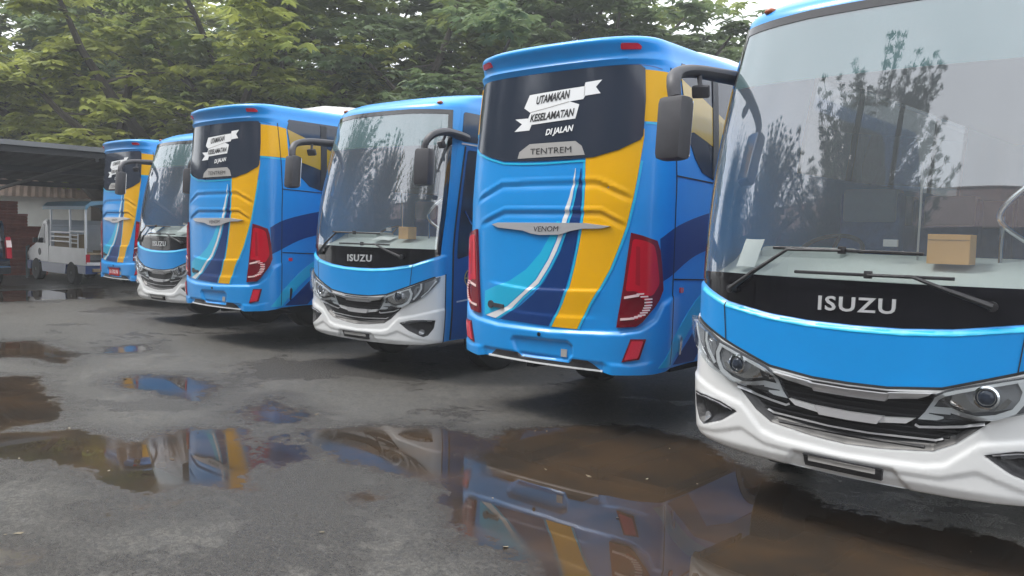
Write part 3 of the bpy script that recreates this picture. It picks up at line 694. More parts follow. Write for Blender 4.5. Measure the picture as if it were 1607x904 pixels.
    mesh_obj('steering_wheel', bm, 'blackmatt', root, True, 'recalc')
    bm = bmesh.new(); add_box(bm, (-1.0, .9, .82), (1.0, LEN-.4, .86)); mesh_obj('cabin_floor', bm, 'trimgrey', root, False)
    bm = bmesh.new(); add_box(bm, (-.92, .75, 2.86), (.92, LEN-.4, 2.9)); add_box(bm, (-.9, .55, 2.72), (.9, .80, 2.9), .04); mesh_obj('ceiling_lining', bm, 'dash', root, False)
    def seat(x, y, rz=0):
        bm = bmesh.new(); add_box(bm, (x-.22, y-.02, 1.22), (x+.22, y+.42, 1.34), .04); add_box(bm, (x-.22, y+.36, 1.3), (x+.22, y+.50, 2.0), .05)
        add_box(bm, (x-.2, y+.05, .84), (x+.2, y+.35, 1.22))
        o = mesh_obj('seat', bm, 'seat', root, True, 'recalc')
        bm = bmesh.new(); add_box(bm, (x-.19, y+.345, 1.78), (x+.19, y+.515, 2.02), .03); mesh_obj('headrest_cover', bm, 'seatcap', o, True, 'recalc')
    seat(-.55, 1.25)
    for y in (2.3, 3.2, 4.1, 5.0):
        for x in (-.78, -.32, .34, .80): seat(x, y)
    bm = bmesh.new(); add_box(bm, (.45, 1.85, .86), (1.0, 1.88, 1.75)); mesh_obj('partition', bm, 'panel', root, False)
    bm = bmesh.new()
    add_tube(bm, smooth_pts([(1.0, .75, 1.35), (.72, .62, 1.62), (.55, .56, 1.76), (.56, .56, 1.86), (.70, .62, 2.0), (.88, .75, 2.08)], 5), .016, 10)
    add_tube(bm, [(.55, .56, 1.48), (.55, .56, 1.80)], .012, 8)
    mesh_obj('hand_rail', bm, 'chrome', root, True, 'recalc')
    bm = bmesh.new(); add_tube(bm, [(.13, .55, 1.5), (.15, .50, 2.1)], .006, 6); add_box(bm, (-.02, .42, 1.62), (.06, .44, 1.66), .004)
    mesh_obj('aerial', bm, 'satin', root, False)
    # far end
    bm = bmesh.new(); add_prism(bm, [(-.75, 2.3), (.75, 2.3), (.8, 2.5), (.74, 3.0), (-.74, 3.0), (-.8, 2.5)], LEN-.01, LEN+.03, 'xz'); mesh_obj('rear_window', bm, 'darkglass', root, False)
    return root
BUS = {1: (-17.155, 7.641, -.043), 2: (-13.504, 6.743, .028), 3: (-10.811, 6.171, -.003), 4: (-7.685, 6.193, .041), 5: (-4.634, 5.727, .011), 6: (-1.596, 4.648, -.035)}
rear5 = build_rear(); front6 = build_front(); index_kids()
rear3 = copy_tree(rear5); rear1 = copy_tree(rear5); front4 = copy_tree(front6); front2 = copy_tree(front6)
GB = 'blue buses parked side by side'
for i, o, lab in ((5, rear5, 'largest blue bus seen from behind, right beside the nearest bus, with readable ribbon sticker'),
                  (3, rear3, 'middle one of the three blue buses showing their yellow-striped rear'),
                  (1, rear1, 'farthest blue bus seen from behind, with a red number plate, beside the white pickup'),
                  (6, front6, 'nearest bus facing the camera, blue and white front cut off by the right edge'),
                  (4, front4, 'blue and white bus facing forward between the two larger yellow-striped rears'),
                  (2, front2, 'farthest bus facing forward, blue and white, beside the bus with the red plate')):
    o.location = (BUS[i][0], BUS[i][1], 0); o.rotation_euler = (0, 0, BUS[i][2]); tag(o, lab, 'bus', GB)
# red number plate on the farthest bus only
pl = decal('number_plate', 'rear', round_poly([(-.24, .575), (.24, .575), (.24, .73), (-.24, .73)], .02), 'redplate', .02, rear1, thick=.01)
pl['label'] = 'red number plate with white characters'
text_decal('lettering', 'rear', 'B 1752 N', -.2, .2, .655, .655, .07, 'sticker', .0225, pl, .02)
# things lying on the dashboards
def in_bus(i, p): 
    x, y, a = BUS[i]; return (x+math.cos(a)*p[0]-math.sin(a)*p[1], y+math.sin(a)*p[0]+math.cos(a)*p[1], p[2])
def dash_box(i, x, y, sx, sz, lab, z0=1.535):
    bm = bmesh.new(); add_box(bm, (-sx/2, -.07, 0), (sx/2, .07, sz), .003)
    t = mesh_obj('cardboard_box', bm, 'card', None, False); t.location = in_bus(i, (x, y, z0)); t.rotation_euler = (0, 0, BUS[i][2]+.04)
    tag(t, lab, 'box')
    bm = bmesh.new(); add_box(bm, (-sx/2+.002, -.0715, sz*.8), (sx/2-.002, -.0702, sz*.82)); mesh_obj('flap_edge', bm, 'panel', t, False)
dash_box(6, .35, .40, .21, .16, 'brown cardboard box on the dashboard behind the nearest windshield')
dash_box(4, .36, .40, .15, .14, 'small brown cardboard box on the dashboard of the middle front-facing bus')
def sheet(i, x, y, a, sx, sy, lab, z=1.49, tilt=40):
    bm = bmesh.new(); nn = 6
    g_ = [[bm.verts.new((sx*(u/nn-.5), sy*(v/nn-.5), .012*math.sin(3*u/nn)*math.cos(2*v/nn))) for v in range(nn+1)] for u in range(nn+1)]
    for u in range(nn):
        for v in range(nn): bm.faces.new((g_[u][v], g_[u+1][v], g_[u+1][v+1], g_[u][v+1]))
    t = mesh_obj('paper_sheet', bm, 'paper'); t.location = in_bus(i, (x, y, z+.5*sy*math.sin(R(tilt)))); t.rotation_euler = (R(tilt), 0, a); tag(t, lab, 'paper')
sheet(6, -.76, .27, -.12, .13, .2, 'white paper sheet leaning on the dashboard at the left of the nearest windshield', 1.47, 60)
sheet(4, .02, .36, .3, .25, .2, 'white paper sheet lying on the dashboard of the middle front-facing bus', 1.51, 14)
sheet(2, .45, .30, .1, .5, .25, 'large folded white paper on the dashboard of the farthest front-facing bus', 1.5, 35)
sheet(2, -.75, .34, .1, .2, .2, 'white paper at the driver side of the farthest front-facing bus', 1.48, 35)
exec_marker = None

# ------------------------------------------------------------------ ground with puddles
PUD = [
 ([(690,800),(690,745),(735,740),(745,700),(790,676),(900,668),(1000,668),(1100,690),(1180,735),(1300,790),(1607,850),(1700,1000),(1000,1100),(880,960),(830,890),(770,850),(720,850)], 1.),
 ([(480,674),(600,668),(700,672),(760,690),(750,745),(690,765),(600,742),(520,722)], 1.),
 ([(-60,672),(40,676),(120,672),(210,692),(275,672),(395,672),(405,770),(350,775),(300,758),(230,782),(150,750),(60,722),(-60,712)], 1.),
 ([(400,685),(450,680),(500,720),(440,745),(405,745)], .6),
 ([(-60,590),(60,590),(100,640),(80,662),(-60,690)], 1.),
 ([(172,602),(215,588),(290,590),(350,605),(310,635),(250,618)], 1.),
 ([(-40,537),(60,535),(120,555),(110,575),(40,560),(-40,562)], 1.),
 ([(-60,459),(160,452),(160,468),(60,472),(-60,475)], 1.),
 ([(530,775),(610,760),(640,780),(600,800),(545,792)], .7),
 ([(-60,845),(60,860),(75,885),(-60,895)], .7),
 ([(350,648),(430,622),(500,650),(480,665),(380,668)], .5),
 ([(120,790),(330,772),(340,800),(150,822)], .35),
 ([(160,545),(230,540),(235,552),(175,556)], .7),
]
def dense(a, b, st): return list(np.arange(a, b, st))
gx = [-600, -250, -120, -70, -45]+dense(-32, -10, .12)+dense(-10, 2.0, .06)+[2, 2.5, 3.5, 5, 8, 14, 30, 80, 250, 600]
gy = [-600, -250, -80, -30, -15, -8, -4, -2, -.5]+dense(0, 8.0, .06)+dense(8, 13, .15)+[13, 14, 16, 20, 26, 40, 70, 150, 300, 700]
X, Y = np.meshgrid(np.array(gx), np.array(gy), indexing='ij'); nx_, ny_ = X.shape
wat = np.full(X.shape, -1.5)
def np_sdf(X, Y, poly):
    d = np.full(X.shape, 1e9); ins = np.zeros(X.shape, bool); n = len(poly)
    for i in range(n):
        x1, y1 = poly[i]; x2, y2 = poly[(i+1) % n]; ex, ey = x2-x1, y2-y1
        k = np.clip(((X-x1)*ex+(Y-y1)*ey)/(ex*ex+ey*ey+1e-12), 0, 1); d = np.minimum(d, np.hypot(X-x1-ex*k, Y-y1-ey*k))
        c = ((y1 > Y) != (y2 > Y)) & (X < (x2-x1)*(Y-y1)/((y2-y1) if y2 != y1 else 1e-9)+x1); ins ^= c
    return np.where(ins, d, -d)
for pts, k in PUD:
    poly = [ground_at(u, v) for u, v in pts]; f = np_sdf(X, Y, poly)
    f = np.where(f > 0, np.minimum(f, .5)*(.4+.6*k), f)+.12*(k-1); wat = np.maximum(wat, f)
me = bpy.data.meshes.new('ground'); vs = np.stack([X.ravel(), Y.ravel(), np.zeros(X.size)], 1)
I = np.arange(nx_*ny_).reshape(nx_, ny_); q = np.stack([I[:-1, :-1], I[1:, :-1], I[1:, 1:], I[:-1, 1:]], -1).reshape(-1, 4)
me.vertices.add(len(vs)); me.vertices.foreach_set('co', vs.ravel()); me.loops.add(q.size); me.loops.foreach_set('vertex_index', q.ravel())
me.polygons.add(len(q)); me.polygons.foreach_set('loop_start', np.arange(0, q.size, 4)); me.polygons.foreach_set('loop_total', np.full(len(q), 4))
at_ = me.attributes.new('water', 'FLOAT', 'POINT'); at_.data.foreach_set('value', wat.ravel().astype(np.float32)); me.update(); me.validate()
def asphalt():
    m = bpy.data.materials.new('wet_asphalt'); m.use_nodes = True; n = m.node_tree; b = n.nodes['Principled BSDF']; L_ = n.links.new
    def N(t, **k):
        x = n.nodes.new('ShaderNode'+t)
        for a, v in k.items(): setattr(x, a, v)
        return x
    tc = N('TexCoord'); at = N('Attribute'); at.attribute_name = 'water'
    def noise(sc, det=6, ro=.6, dist=0.):
        t = N('TexNoise'); t.inputs['Scale'].default_value = sc; t.inputs['Detail'].default_value = det; t.inputs['Roughness'].default_value = ro; t.inputs['Distortion'].default_value = dist
        L_(tc.outputs['Object'], t.inputs['Vector']); return t.outputs['Fac']
    def math_(op, a, b_, clamp=False):
        x = N('Math', operation=op); x.use_clamp = clamp
        for i, v in enumerate((a, b_)):
            if isinstance(v, (int, float)): x.inputs[i].default_value = v
            else: L_(v, x.inputs[i])
        return x.outputs[0]
    def mr(v, a, b_, c, d, smooth=True):
        x = N('MapRange'); x.interpolation_type = 'SMOOTHSTEP' if smooth else 'LINEAR'
        for i, k in enumerate((a, b_, c, d)): x.inputs[i+1].default_value = k
        L_(v, x.inputs[0]); return x.outputs[0]
    def mixc(f, a, b_):
        x = N('MixRGB')
        if isinstance(f, (int, float)): x.inputs[0].default_value = f
        else: L_(f, x.inputs[0])
        for i, v in ((1, a), (2, b_)):
            if isinstance(v, tuple): x.inputs[i].default_value = (*v, 1)
            else: L_(v, x.inputs[i])
        return x.outputs[0]
    n1 = noise(1.6, 6, .65); n2 = noise(9, 6, .7); n3 = noise(90, 3, .7); nb = noise(.55, 4, .6, .4); ng = noise(260, 2, .6)
    w0 = math_('ADD', at.outputs['Fac'], math_('MULTIPLY', math_('SUBTRACT', n1, .5), .55))
    w1 = math_('ADD', w0, math_('MULTIPLY', math_('SUBTRACT', n2, .5), .45))
    w2 = math_('ADD', w1, math_('MULTIPLY', math_('SUBTRACT', n3, .5), .10))
    water = mr(w2, -.05, .06, 0, 1)
    damp = mr(w1, -.55, .05, 0, 1)
    blot = mr(math_('ADD', nb, math_('MULTIPLY', math_('SUBTRACT', n2, .5), .3)), .50, .56, 0, 1)
    damp2 = math_('MAXIMUM', damp, math_('MULTIPLY', blot, .85))
    n4 = noise(34, 5, .8); pt = noise(1.1, 10, .72, .25); sp = noise(150, 2, .5)
    dry = mixc(mr(n4, .38, .62, 0, 1), (.040, .036, .031), (.135, .126, .110))
    dry = mixc(mr(pt, .48, .68, 0, .35), dry, (.17, .16, .145))
    dry = mixc(mr(n2, .42, .68, 0, .75), dry, (.040, .039, .037))
    dry = mixc(mr(sp, .66, .72, 0, .8), dry, (.34, .33, .31))
    wet = mixc(mr(n4, .4, .6, 0, 1), (.020, .018, .016), (.065, .058, .050))
    col = mixc(damp2, dry, wet)
    mud = mixc(mr(n1, .35, .65, 0, 1), (.055, .036, .022), (.030, .024, .019))
    col = mixc(water, col, mud)
    L_(col, b.inputs['Base Color'])
    rd = math_('ADD', mr(damp2, 0, 1, .42, .26, False), math_('MULTIPLY', math_('SUBTRACT', n3, .5), .35))
    ro = N('Mix'); ro.data_type = 'FLOAT'; L_(water, ro.inputs[0]); L_(rd, ro.inputs[2]); L_(mr(w2, 0, .35, .13, .02), ro.inputs[3]); L_(ro.outputs[0], b.inputs['Roughness'])
    L_(mr(water, 0, 1, .5, .30, False), b.inputs['Specular IOR Level'])
    h = math_('ADD', math_('MULTIPLY', ng, .5), math_('ADD', n3, math_('MULTIPLY', n2, 1.2)))
    bu = N('Bump'); bu.inputs['Distance'].default_value = .012
    L_(h, bu.inputs['Height']); st = math_('SUBTRACT', 1., water); L_(math_('MULTIPLY', st, .9), bu.inputs['Strength']); L_(bu.outputs[0], b.inputs['Normal'])
    return m
me.materials.append(asphalt()); go = bpy.data.objects.new('ground', me); COL.objects.link(go); tag(go, kind='structure')

# ------------------------------------------------------------------ trees
def leaf_mat(name, c0, c1, trans=.45):
    m = bpy.data.materials.new(name); m.use_nodes = True; n = m.node_tree; n.nodes.clear(); L_ = n.links.new
    o = n.nodes.new('ShaderNodeOutputMaterial'); a = n.nodes.new('ShaderNodeAttribute'); a.attribute_name = 'tone'
    r = n.nodes.new('ShaderNodeMixRGB'); r.inputs[1].default_value = (*c0, 1); r.inputs[2].default_value = (*c1, 1); L_(a.outputs['Fac'], r.inputs[0])
    d = n.nodes.new('ShaderNodeBsdfPrincipled'); d.inputs['Roughness'].default_value = .5; d.inputs['Specular IOR Level'].default_value = .35; t = n.nodes.new('ShaderNodeBsdfTranslucent'); x = n.nodes.new('ShaderNodeMixShader'); x.inputs[0].default_value = trans
    L_(r.outputs[0], d.inputs['Base Color']); L_(r.outputs[0], t.inputs[0]); L_(d.outputs[0], x.inputs[1]); L_(t.outputs[0], x.inputs[2]); L_(x.outputs[0], o.inputs[0])
    return m
M['leaf_a'] = leaf_mat('yellow_green_leaves', (.15, .185, .045), (.50, .53, .12))
M['leaf_b'] = leaf_mat('mid_green_leaves', (.10, .15, .05), (.32, .37, .10))
M['leaf_c'] = leaf_mat('dark_green_leaves', (.08, .12, .055), (.20, .26, .11))
M['needle'] = leaf_mat('conifer_foliage', (.04, .07, .045), (.08, .12, .07), .2)
M['bark'] = mat('bark', (.055, .045, .035), .9, noise=(5, .35), bump=(14, .6))
def quads_obj(name, V, T, material, parent):
    """V: (n,4,3) quads, T: tone per quad"""
    n = len(V); me = bpy.data.meshes.new(name); me.vertices.add(n*4); me.vertices.foreach_set('co', V.reshape(-1).astype(np.float32))
    me.loops.add(n*4); me.loops.foreach_set('vertex_index', np.arange(n*4)); me.polygons.add(n); me.polygons.foreach_set('loop_start', np.arange(0, n*4, 4)); me.polygons.foreach_set('loop_total', np.full(n, 4))
    a = me.attributes.new('tone', 'FLOAT', 'FACE'); a.data.foreach_set('value', T.astype(np.float32)); me.update()
    me.materials.append(M[material]); return link(bpy.data.objects.new(name, me), parent)
def branches(rng, H, spread, fork, n1, r0):
    """returns list of (points, radii) limbs and the tips"""
    limbs, tips = [], []
    trunk = [Vector((0, 0, -.1)), Vector((rng.uniform(-.15, .15), rng.uniform(-.15, .15), fork*.5)), Vector((rng.uniform(-.3, .3), rng.uniform(-.3, .3), fork))]
    limbs.append((trunk, [r0*1.25, r0, r0*.85]))
    for i in range(n1):
        az = 2*math.pi*(i+rng.uniform(-.3, .3))/n1; el = rng.uniform(.75, 1.35)
        ln = (H-fork)*rng.uniform(.75, 1.0); p = trunk[-1].copy(); pts = [p.copy()]; d = Vector((math.cos(az)*math.cos(el), math.sin(az)*math.cos(el), math.sin(el)))
        k = 7
        for j in range(k):
            d = (d+Vector((rng.uniform(-.18, .18), rng.uniform(-.18, .18), rng.uniform(-.05, .1)))+Vector((math.cos(az), math.sin(az), 0))*.03).normalized()
            p = p+d*ln/k; pts.append(p.copy())
            if j >= 1:
                for q in range(rng.choice((2, 2, 3))):
                    a2 = rng.uniform(0, 2*math.pi); e2 = rng.uniform(-.15, .45); l2 = spread*rng.uniform(.35, .8)*(1-.06*j)
                    d2 = Vector((math.cos(a2)*math.cos(e2), math.sin(a2)*math.cos(e2), math.sin(e2))); sp = [p.copy()]; pp = p.copy()
                    for z in range(5):
                        d2 = (d2+Vector((rng.uniform(-.2, .2), rng.uniform(-.2, .2), rng.uniform(-.16, .08)))).normalized(); pp = pp+d2*l2/5; sp.append(pp.copy())
                        if z >= 1: tips.append((pp.copy(), d2.copy()))
                    limbs.append((sp, [r0*.22*(1-.14*j)*(1-.17*z) for z in range(6)]))
        tips.append((p.copy(), d.copy())); limbs.append((pts, [r0*.62*(1-j/(k+1.5)) for j in range(k+1)]))
    return limbs, tips
def broadleaf(seed, H, spread, fork, n1, r0, per_tip, leafmat, leaf=.17):
    rng = random.Random(seed); g = np.random.default_rng(seed)
    root = thing('broadleaf_tree', 'x', 'tree')
    limbs, tips = branches(rng, H, spread, fork, n1, r0)
    bm = bmesh.new()
    for pts, rad in limbs: add_tube(bm, pts, rad, 7)
    mesh_obj('trunk', bm, 'bark', root)
    Q, T = [], []
    for p, d in tips:
        if rng.random() < .28: continue
        m_ = int(per_tip*1.5)
        tone_tip = g.uniform(0, .45)
        c = np.array(p)+g.normal(0, 1, (m_, 3))*np.array([.42, .42, .13])
        az = g.uniform(0, 2*np.pi, m_)
        for i in range(m_):
            # a spray: leaflets fanned out from one point, drooping
            nl = 6; base = c[i]; droop = g.uniform(.1, .55); tn = tone_tip+g.uniform(0, .4)
            for k in range(nl):
                a = az[i]+(k-(nl-1)/2)*.62; l = leaf*g.uniform(.8, 1.25)*(1.15-.08*abs(k-2.5)); wd = l*.42
                dz = -droop*g.uniform(.6, 1.3); u = np.array([math.cos(a), math.sin(a), dz]); u /= np.linalg.norm(u); v = np.array([-math.sin(a), math.cos(a), g.uniform(-.35, .35)])
                b0 = base+u*.02; Q.append((b0, b0+u*l*.5-v*wd*.5, b0+u*l+np.array([0, 0, -.02]), b0+u*l*.5+v*wd*.5)); T.append(min(1, tn+g.uniform(-.1, .1)))
    quads_obj('crown', np.array(Q), np.array(T), leafmat, root)
    return root
ta = broadleaf(3, 11.5, 4.2, 2.2, 6, .42, 9, 'leaf_a', .34)
tb = broadleaf(11, 12.5, 4.0, 2.8, 6, .32, 9, 'leaf_b', .32)
tcx = broadleaf(23, 11.0, 4.4, 2.4, 5, .28, 10, 'leaf_c', .31)
index_kids(); used = set()
TREES = [ # proto, pixel column, distance, scale, turn, label
 (0, 25, 45, 1.45, 0, 'yellow-green leafy tree at the left edge, above the dark carport roof'),
 (0, 165, 36, 1.12, 2.1, 'tree with several dark leaning trunks above the farthest red-plated bus'),
 (0, 300, 29, .95, 4.0, 'bright yellow-green tree right behind the left rear-facing buses'),
 (1, 425, 30, 1.0, 1.0, 'mid green tree behind the roof of the middle rear-facing bus'),
 (2, 520, 35, 1.1, 5.2, 'loose tree with pale sky gaps behind the middle front-facing bus'),
 (1, 610, 29, 1.0, 3.0, 'green tree with thin stems left of the big TENTREM bus'),
 (2, 730, 27, .98, .6, 'dark green tree rising behind the left corner of the big rear-facing bus'),
 (1, 840, 33, 1.15, 4.4, 'hazy dark tree directly behind the roof of the TENTREM bus'),
 (2, 950, 28, 1.02, 2.7, 'dense dark tree right of the middle of the TENTREM bus roof'),
 (2, 1060, 31, .97, 1.7, 'rightmost tree, its crown ending beside the nearest bus against white sky'),
 (1, 235, 46, 1.25, 3.5, 'farther green tree in the second row behind the red-plated bus'),
 (2, -40, 40, 1.2, 1.3, 'tree cut off by the left edge of the photo, behind the carport'),
 (1, 90, 44, 1.2, .3, 'farther green tree in the second row at the far left'),
 (2, 380, 43, 1.2, 2.2, 'farther dark tree in the second row behind the left buses'),
 (1, 890, 44, 1.15, 5.0, 'farther tree in the second row behind the TENTREM bus'),
]
PR = [ta, tb, tcx]
for i, (k, u, d, sc, rz, lab) in enumerate(TREES):
    o = PR[k] if k not in used else copy_tree(PR[k]); used.add(k)
    x, y, z = at(u, 400, d); o.location = (x, y, 0); o.rotation_euler = (0, 0, rz); o.scale = (sc, sc, sc); tag(o, lab, 'tree', 'leafy trees behind the buses')
def conifer(seed, H, Rr):
    rng = random.Random(seed); g = np.random.default_rng(seed)
    root = thing('conifer_tree', 'x', 'tree'); bm = bmesh.new(); add_tube(bm, [(0, 0, -.1), (.1, 0, H*.5), (.05, .05, H*.97)], [.16, .1, .02], 8)
    Q, T = [], []
    for i in range(210):
        z0 = H*g.uniform(.1, .93); az = g.uniform(0, 6.283); ln = Rr*g.uniform(.55, 1.15)*(1.15-.75*(z0/H)); 
        p = np.array([0, 0, z0]); el = g.uniform(.45, 1.0); pts = [p.copy()]; k = 9; d = np.array([math.cos(az)*math.cos(el), math.sin(az)*math.cos(el), math.sin(el)])
        for j in range(k):
            d = d+np.array([0, 0, .09])+g.normal(0, .05, 3); d /= np.linalg.norm(d); p = p+d*ln*1.25/k; pts.append(p.copy())
            for q in range(40):
                s = p+g.normal(0, .035+.06*(1-j/k), 3); a = d+g.normal(0, .45, 3); a /= np.linalg.norm(a); l = g.uniform(.10, .26)*(1.1-.5*j/k); b = np.cross(a, g.normal(0, 1, 3)); b /= np.linalg.norm(b); wd = .010
                Q.append((s-b*wd, s+a*l*.5-b*wd*1.6, s+a*l, s+a*l*.5+b*wd*1.6)); T.append(g.uniform(0, 1))
        add_tube(bm, [tuple(x) for x in pts[::3]], [.03, .02, .012, .006], 5)
    mesh_obj('trunk', bm, 'bark', root); quads_obj('crown', np.array(Q), np.array(T), 'needle', root)
    return root
cf = conifer(5, 8.0, 4.0); index_kids()
for i, (x, y, sc, rz, lab) in enumerate(((-5.2, -3.4, 1.0, 0, 'feathery dark conifer mirrored in the middle of the nearest windshield'),
        (-9.8, -2.6, .82, 2., 'smaller feathery conifer mirrored at the left side of the nearest windshield'),
        (-14.2, -1.2, .82, 1.2, 'feathery conifer mirrored at the right of the middle front-facing bus windshield'),
        (-17.8, .3, .95, 4., 'tall feathery conifer mirrored at the left of the middle front-facing bus windshield'),
        (-23.5, .6, .9, 5., 'feathery conifer mirrored in the windshield of the farthest front-facing bus'))):
    o = cf if i == 0 else copy_tree(cf); o.location = (x, y, 0); o.rotation_euler = (0, 0, rz); o.scale = (sc,)*3
    tag(o, lab, 'tree', 'conifers across the yard')

# ------------------------------------------------------------------ buildings
M['wall_white'] = mat('whitewashed_wall', (.55, .54, .50), .85, noise=(1.2, .15), bump=(30, .2))
M['wall_bright'] = mat('fresh_whitewash', (.78, .78, .74), .85, noise=(1.2, .08)); M['wall_old'] = mat('stained_dark_wall', (.10, .10, .11), .9, noise=(1.5, .3)); M['roof_tile'] = mat('clay_roof_tiles', (.15, .095, .085), .8, noise=(3, .3)); M['roof_tin'] = mat('faded_roof_sheet', (.46, .34, .28), .7, noise=(1.5, .25))
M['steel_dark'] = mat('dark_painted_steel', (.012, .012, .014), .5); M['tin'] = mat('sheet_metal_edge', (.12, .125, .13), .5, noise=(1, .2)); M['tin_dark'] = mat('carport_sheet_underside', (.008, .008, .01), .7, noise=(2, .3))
M['eave_dark'] = mat('dark_eave', (.01, .01, .012), .8); M['crate'] = mat('red_brown_crate', (.34, .085, .05), .7, noise=(4, .25)); M['wood'] = mat('weathered_wood', (.10, .07, .05), .85, noise=(4, .3))
M['white_car'] = mat('white_car_paint', (.78, .79, .80), .35, 0, .5, noise=(2, .08)); M['blue_car'] = mat('blue_car_paint', (.02, .06, .20), .4, 0, .5)
M['canopy'] = mat('pale_blue_canopy', (.16, .34, .48), .45, noise=(2, .12)); M['black_car'] = mat('black_car_paint', (.010, .010, .018), .2, 0, 1.)
M['bench'] = mat('tan_bench', (.34, .26, .16), .8)
def tiled_house(name, loc, rz, W, Dp, Hw, Hr, wall, roof, label, windows, corr=.25):
    root = thing(name, label, 'building', loc, rz)
    bm = bmesh.new(); add_box(bm, (-W/2, -Dp/2, 0), (W/2, Dp/2, Hw)); 
    add_prism(bm, [(-Dp/2, Hw+.001), (Dp/2, Hw+.001), (0, Hw+(Hr-Hw)*.97)], -W/2, W/2, 'yz'); mesh_obj('wall', bm, wall, root, False)
    bm = bmesh.new(); n = int((W+1.2)/corr*4)
    for sg in (-1, 1):
        rows = []
        for j in range(9):
            f = j/8; y = sg*(Dp/2+.6)*(1-f); z = Hw-.25+(Hr+.08-(Hw-.25))*f
            rows.append([bm.verts.new((-W/2-.6+(W+1.2)*i/n, y, z+.014*math.sin(i*math.pi/2)+(.02 if j % 2 else 0))) for i in range(n+1)])
        for a, b in zip(rows, rows[1:]):
            for i in range(n): bm.faces.new((a[i], a[i+1], b[i+1], b[i]))
    add_tube(bm, [(-W/2-.6, 0, Hr+.1), (W/2+.6, 0, Hr+.1)], .11, 8)
    mesh_obj('roof', bm, roof, root, False)
    for x, z, ww, hh in windows:
        bm = bmesh.new(); add_box(bm, (x-ww/2, -Dp/2-.05, z), (x+ww/2, -Dp/2+.02, z+hh)); f = mesh_obj('window', bm, 'wood', root, False)
        bm = bmesh.new(); add_box(bm, (x-ww/2+.08, -Dp/2-.06, z+.08), (x-.03, -Dp/2-.045, z+hh-.08)); add_box(bm, (x+.03, -Dp/2-.06, z+.08), (x+ww/2-.08, -Dp/2-.045, z+hh-.08)); mesh_obj('pane', bm, 'darkglass', f, False)
    return root
x, y, _ = at(95, 345, 40)
tiled_house('workshop_building', (x, y+1.2, 0), math.atan2(x, -y)*1+R(0), 17, 6, 2.75, 4.3, 'wall_bright', 'roof_tin', 'low white building with a faded pinkish roof seen under the dark carport', [(-5, .9, 1.6, 1.2), (1.8, 1.7, 3.0, .8), (6, .9, 1.4, 1.2)])
tiled_house('tiled_house', (-1.5, -9.4, 0), R(183), 17, 6, 5.0, 7.6, 'wall_old', 'roof_tile', 'tile-roofed house mirrored at the right of the nearest windshield', [(-3, 1.2, 1.5, 1.4), (0, 1.2, 1.5, 1.4), (3, 1.2, 1.5, 1.4)])
tiled_house('tiled_house', (-21, -9.2, 0), R(178), 19, 6, 5.2, 7.2, 'wall_old', 'roof_tile', 'long unseen tile-roofed shed added to darken reflections in the bus windows', [(-6, 1.2, 1.5, 1.4), (0, 1.2, 1.5, 1.4), (5, 1.2, 1.5, 1.4)])  # unseen shed, added so the bus windows mirror dark wall instead of sky
# perimeter wall behind the trees
x0, y0, _ = at(-150, 400, 52); x1, y1, _ = at(1750, 400, 46)
def perim(a, b, h, t, label):
    a, b = Vector(a), Vector(b); d = b-a; root = thing('boundary_wall', label, 'wall', (a.x, a.y, 0), math.atan2(d.y, d.x)); L_ = d.length
    bm = bmesh.new(); add_box(bm, (0, 0, 0), (L_, t, h)); mesh_obj('wall', bm, 'wall_white', root, False)
    bm = bmesh.new(); add_box(bm, (0, -.05, h+.002), (L_, t+.05, h+.1)); mesh_obj('coping', bm, 'tin', root, False)
perim((x0, y0), (x1, y1), 2.4, .2, 'long pale wall closing the yard behind the trees')
# carport roof on steel posts
root = thing('carport', 'dark open carport roof over the white pickup at the left edge', 'carport', (0, 0, 0))
bm = bmesh.new()
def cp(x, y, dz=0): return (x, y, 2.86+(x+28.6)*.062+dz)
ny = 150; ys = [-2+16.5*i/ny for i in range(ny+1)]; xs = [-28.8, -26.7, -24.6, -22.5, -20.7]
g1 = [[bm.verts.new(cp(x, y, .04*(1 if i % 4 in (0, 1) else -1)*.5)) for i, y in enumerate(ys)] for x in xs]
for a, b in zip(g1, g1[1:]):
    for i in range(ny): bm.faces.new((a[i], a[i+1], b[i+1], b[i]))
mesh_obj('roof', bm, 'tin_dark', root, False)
bm = bmesh.new(); add_box(bm, (-20.69, -2, 3.27), (-20.62, 14.5, 3.38)); mesh_obj('gutter', bm, 'tin', root, False)
bm = bmesh.new()
for x in (-28.4, -24.6, -20.9): a = cp(x, 0)[2]; add_box(bm, (x-.05, -2, a-.2), (x+.05, 14.5, a-.05))
for y in (-1.8, 3.5, 8.9, 14.2):
    for i in range(4): pass
    add_tube(bm, [(-28.4, y, 2.42), (-20.9, y, 3.1)], .05, 6); add_tube(bm, [(-28.4, y, 2.0), (-27.2, y, 2.55)], .03, 6)
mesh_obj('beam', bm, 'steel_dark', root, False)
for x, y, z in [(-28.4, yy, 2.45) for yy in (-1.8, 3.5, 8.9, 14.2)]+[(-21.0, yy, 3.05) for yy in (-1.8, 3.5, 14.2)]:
    bm = bmesh.new(); add_tube(bm, [(x, y, 0), (x, y, z)], .06, 10); add_box(bm, (x-.12, y-.12, 0), (x+.12, y+.12, .03)); mesh_obj('post', bm, 'steel_dark', root, False)
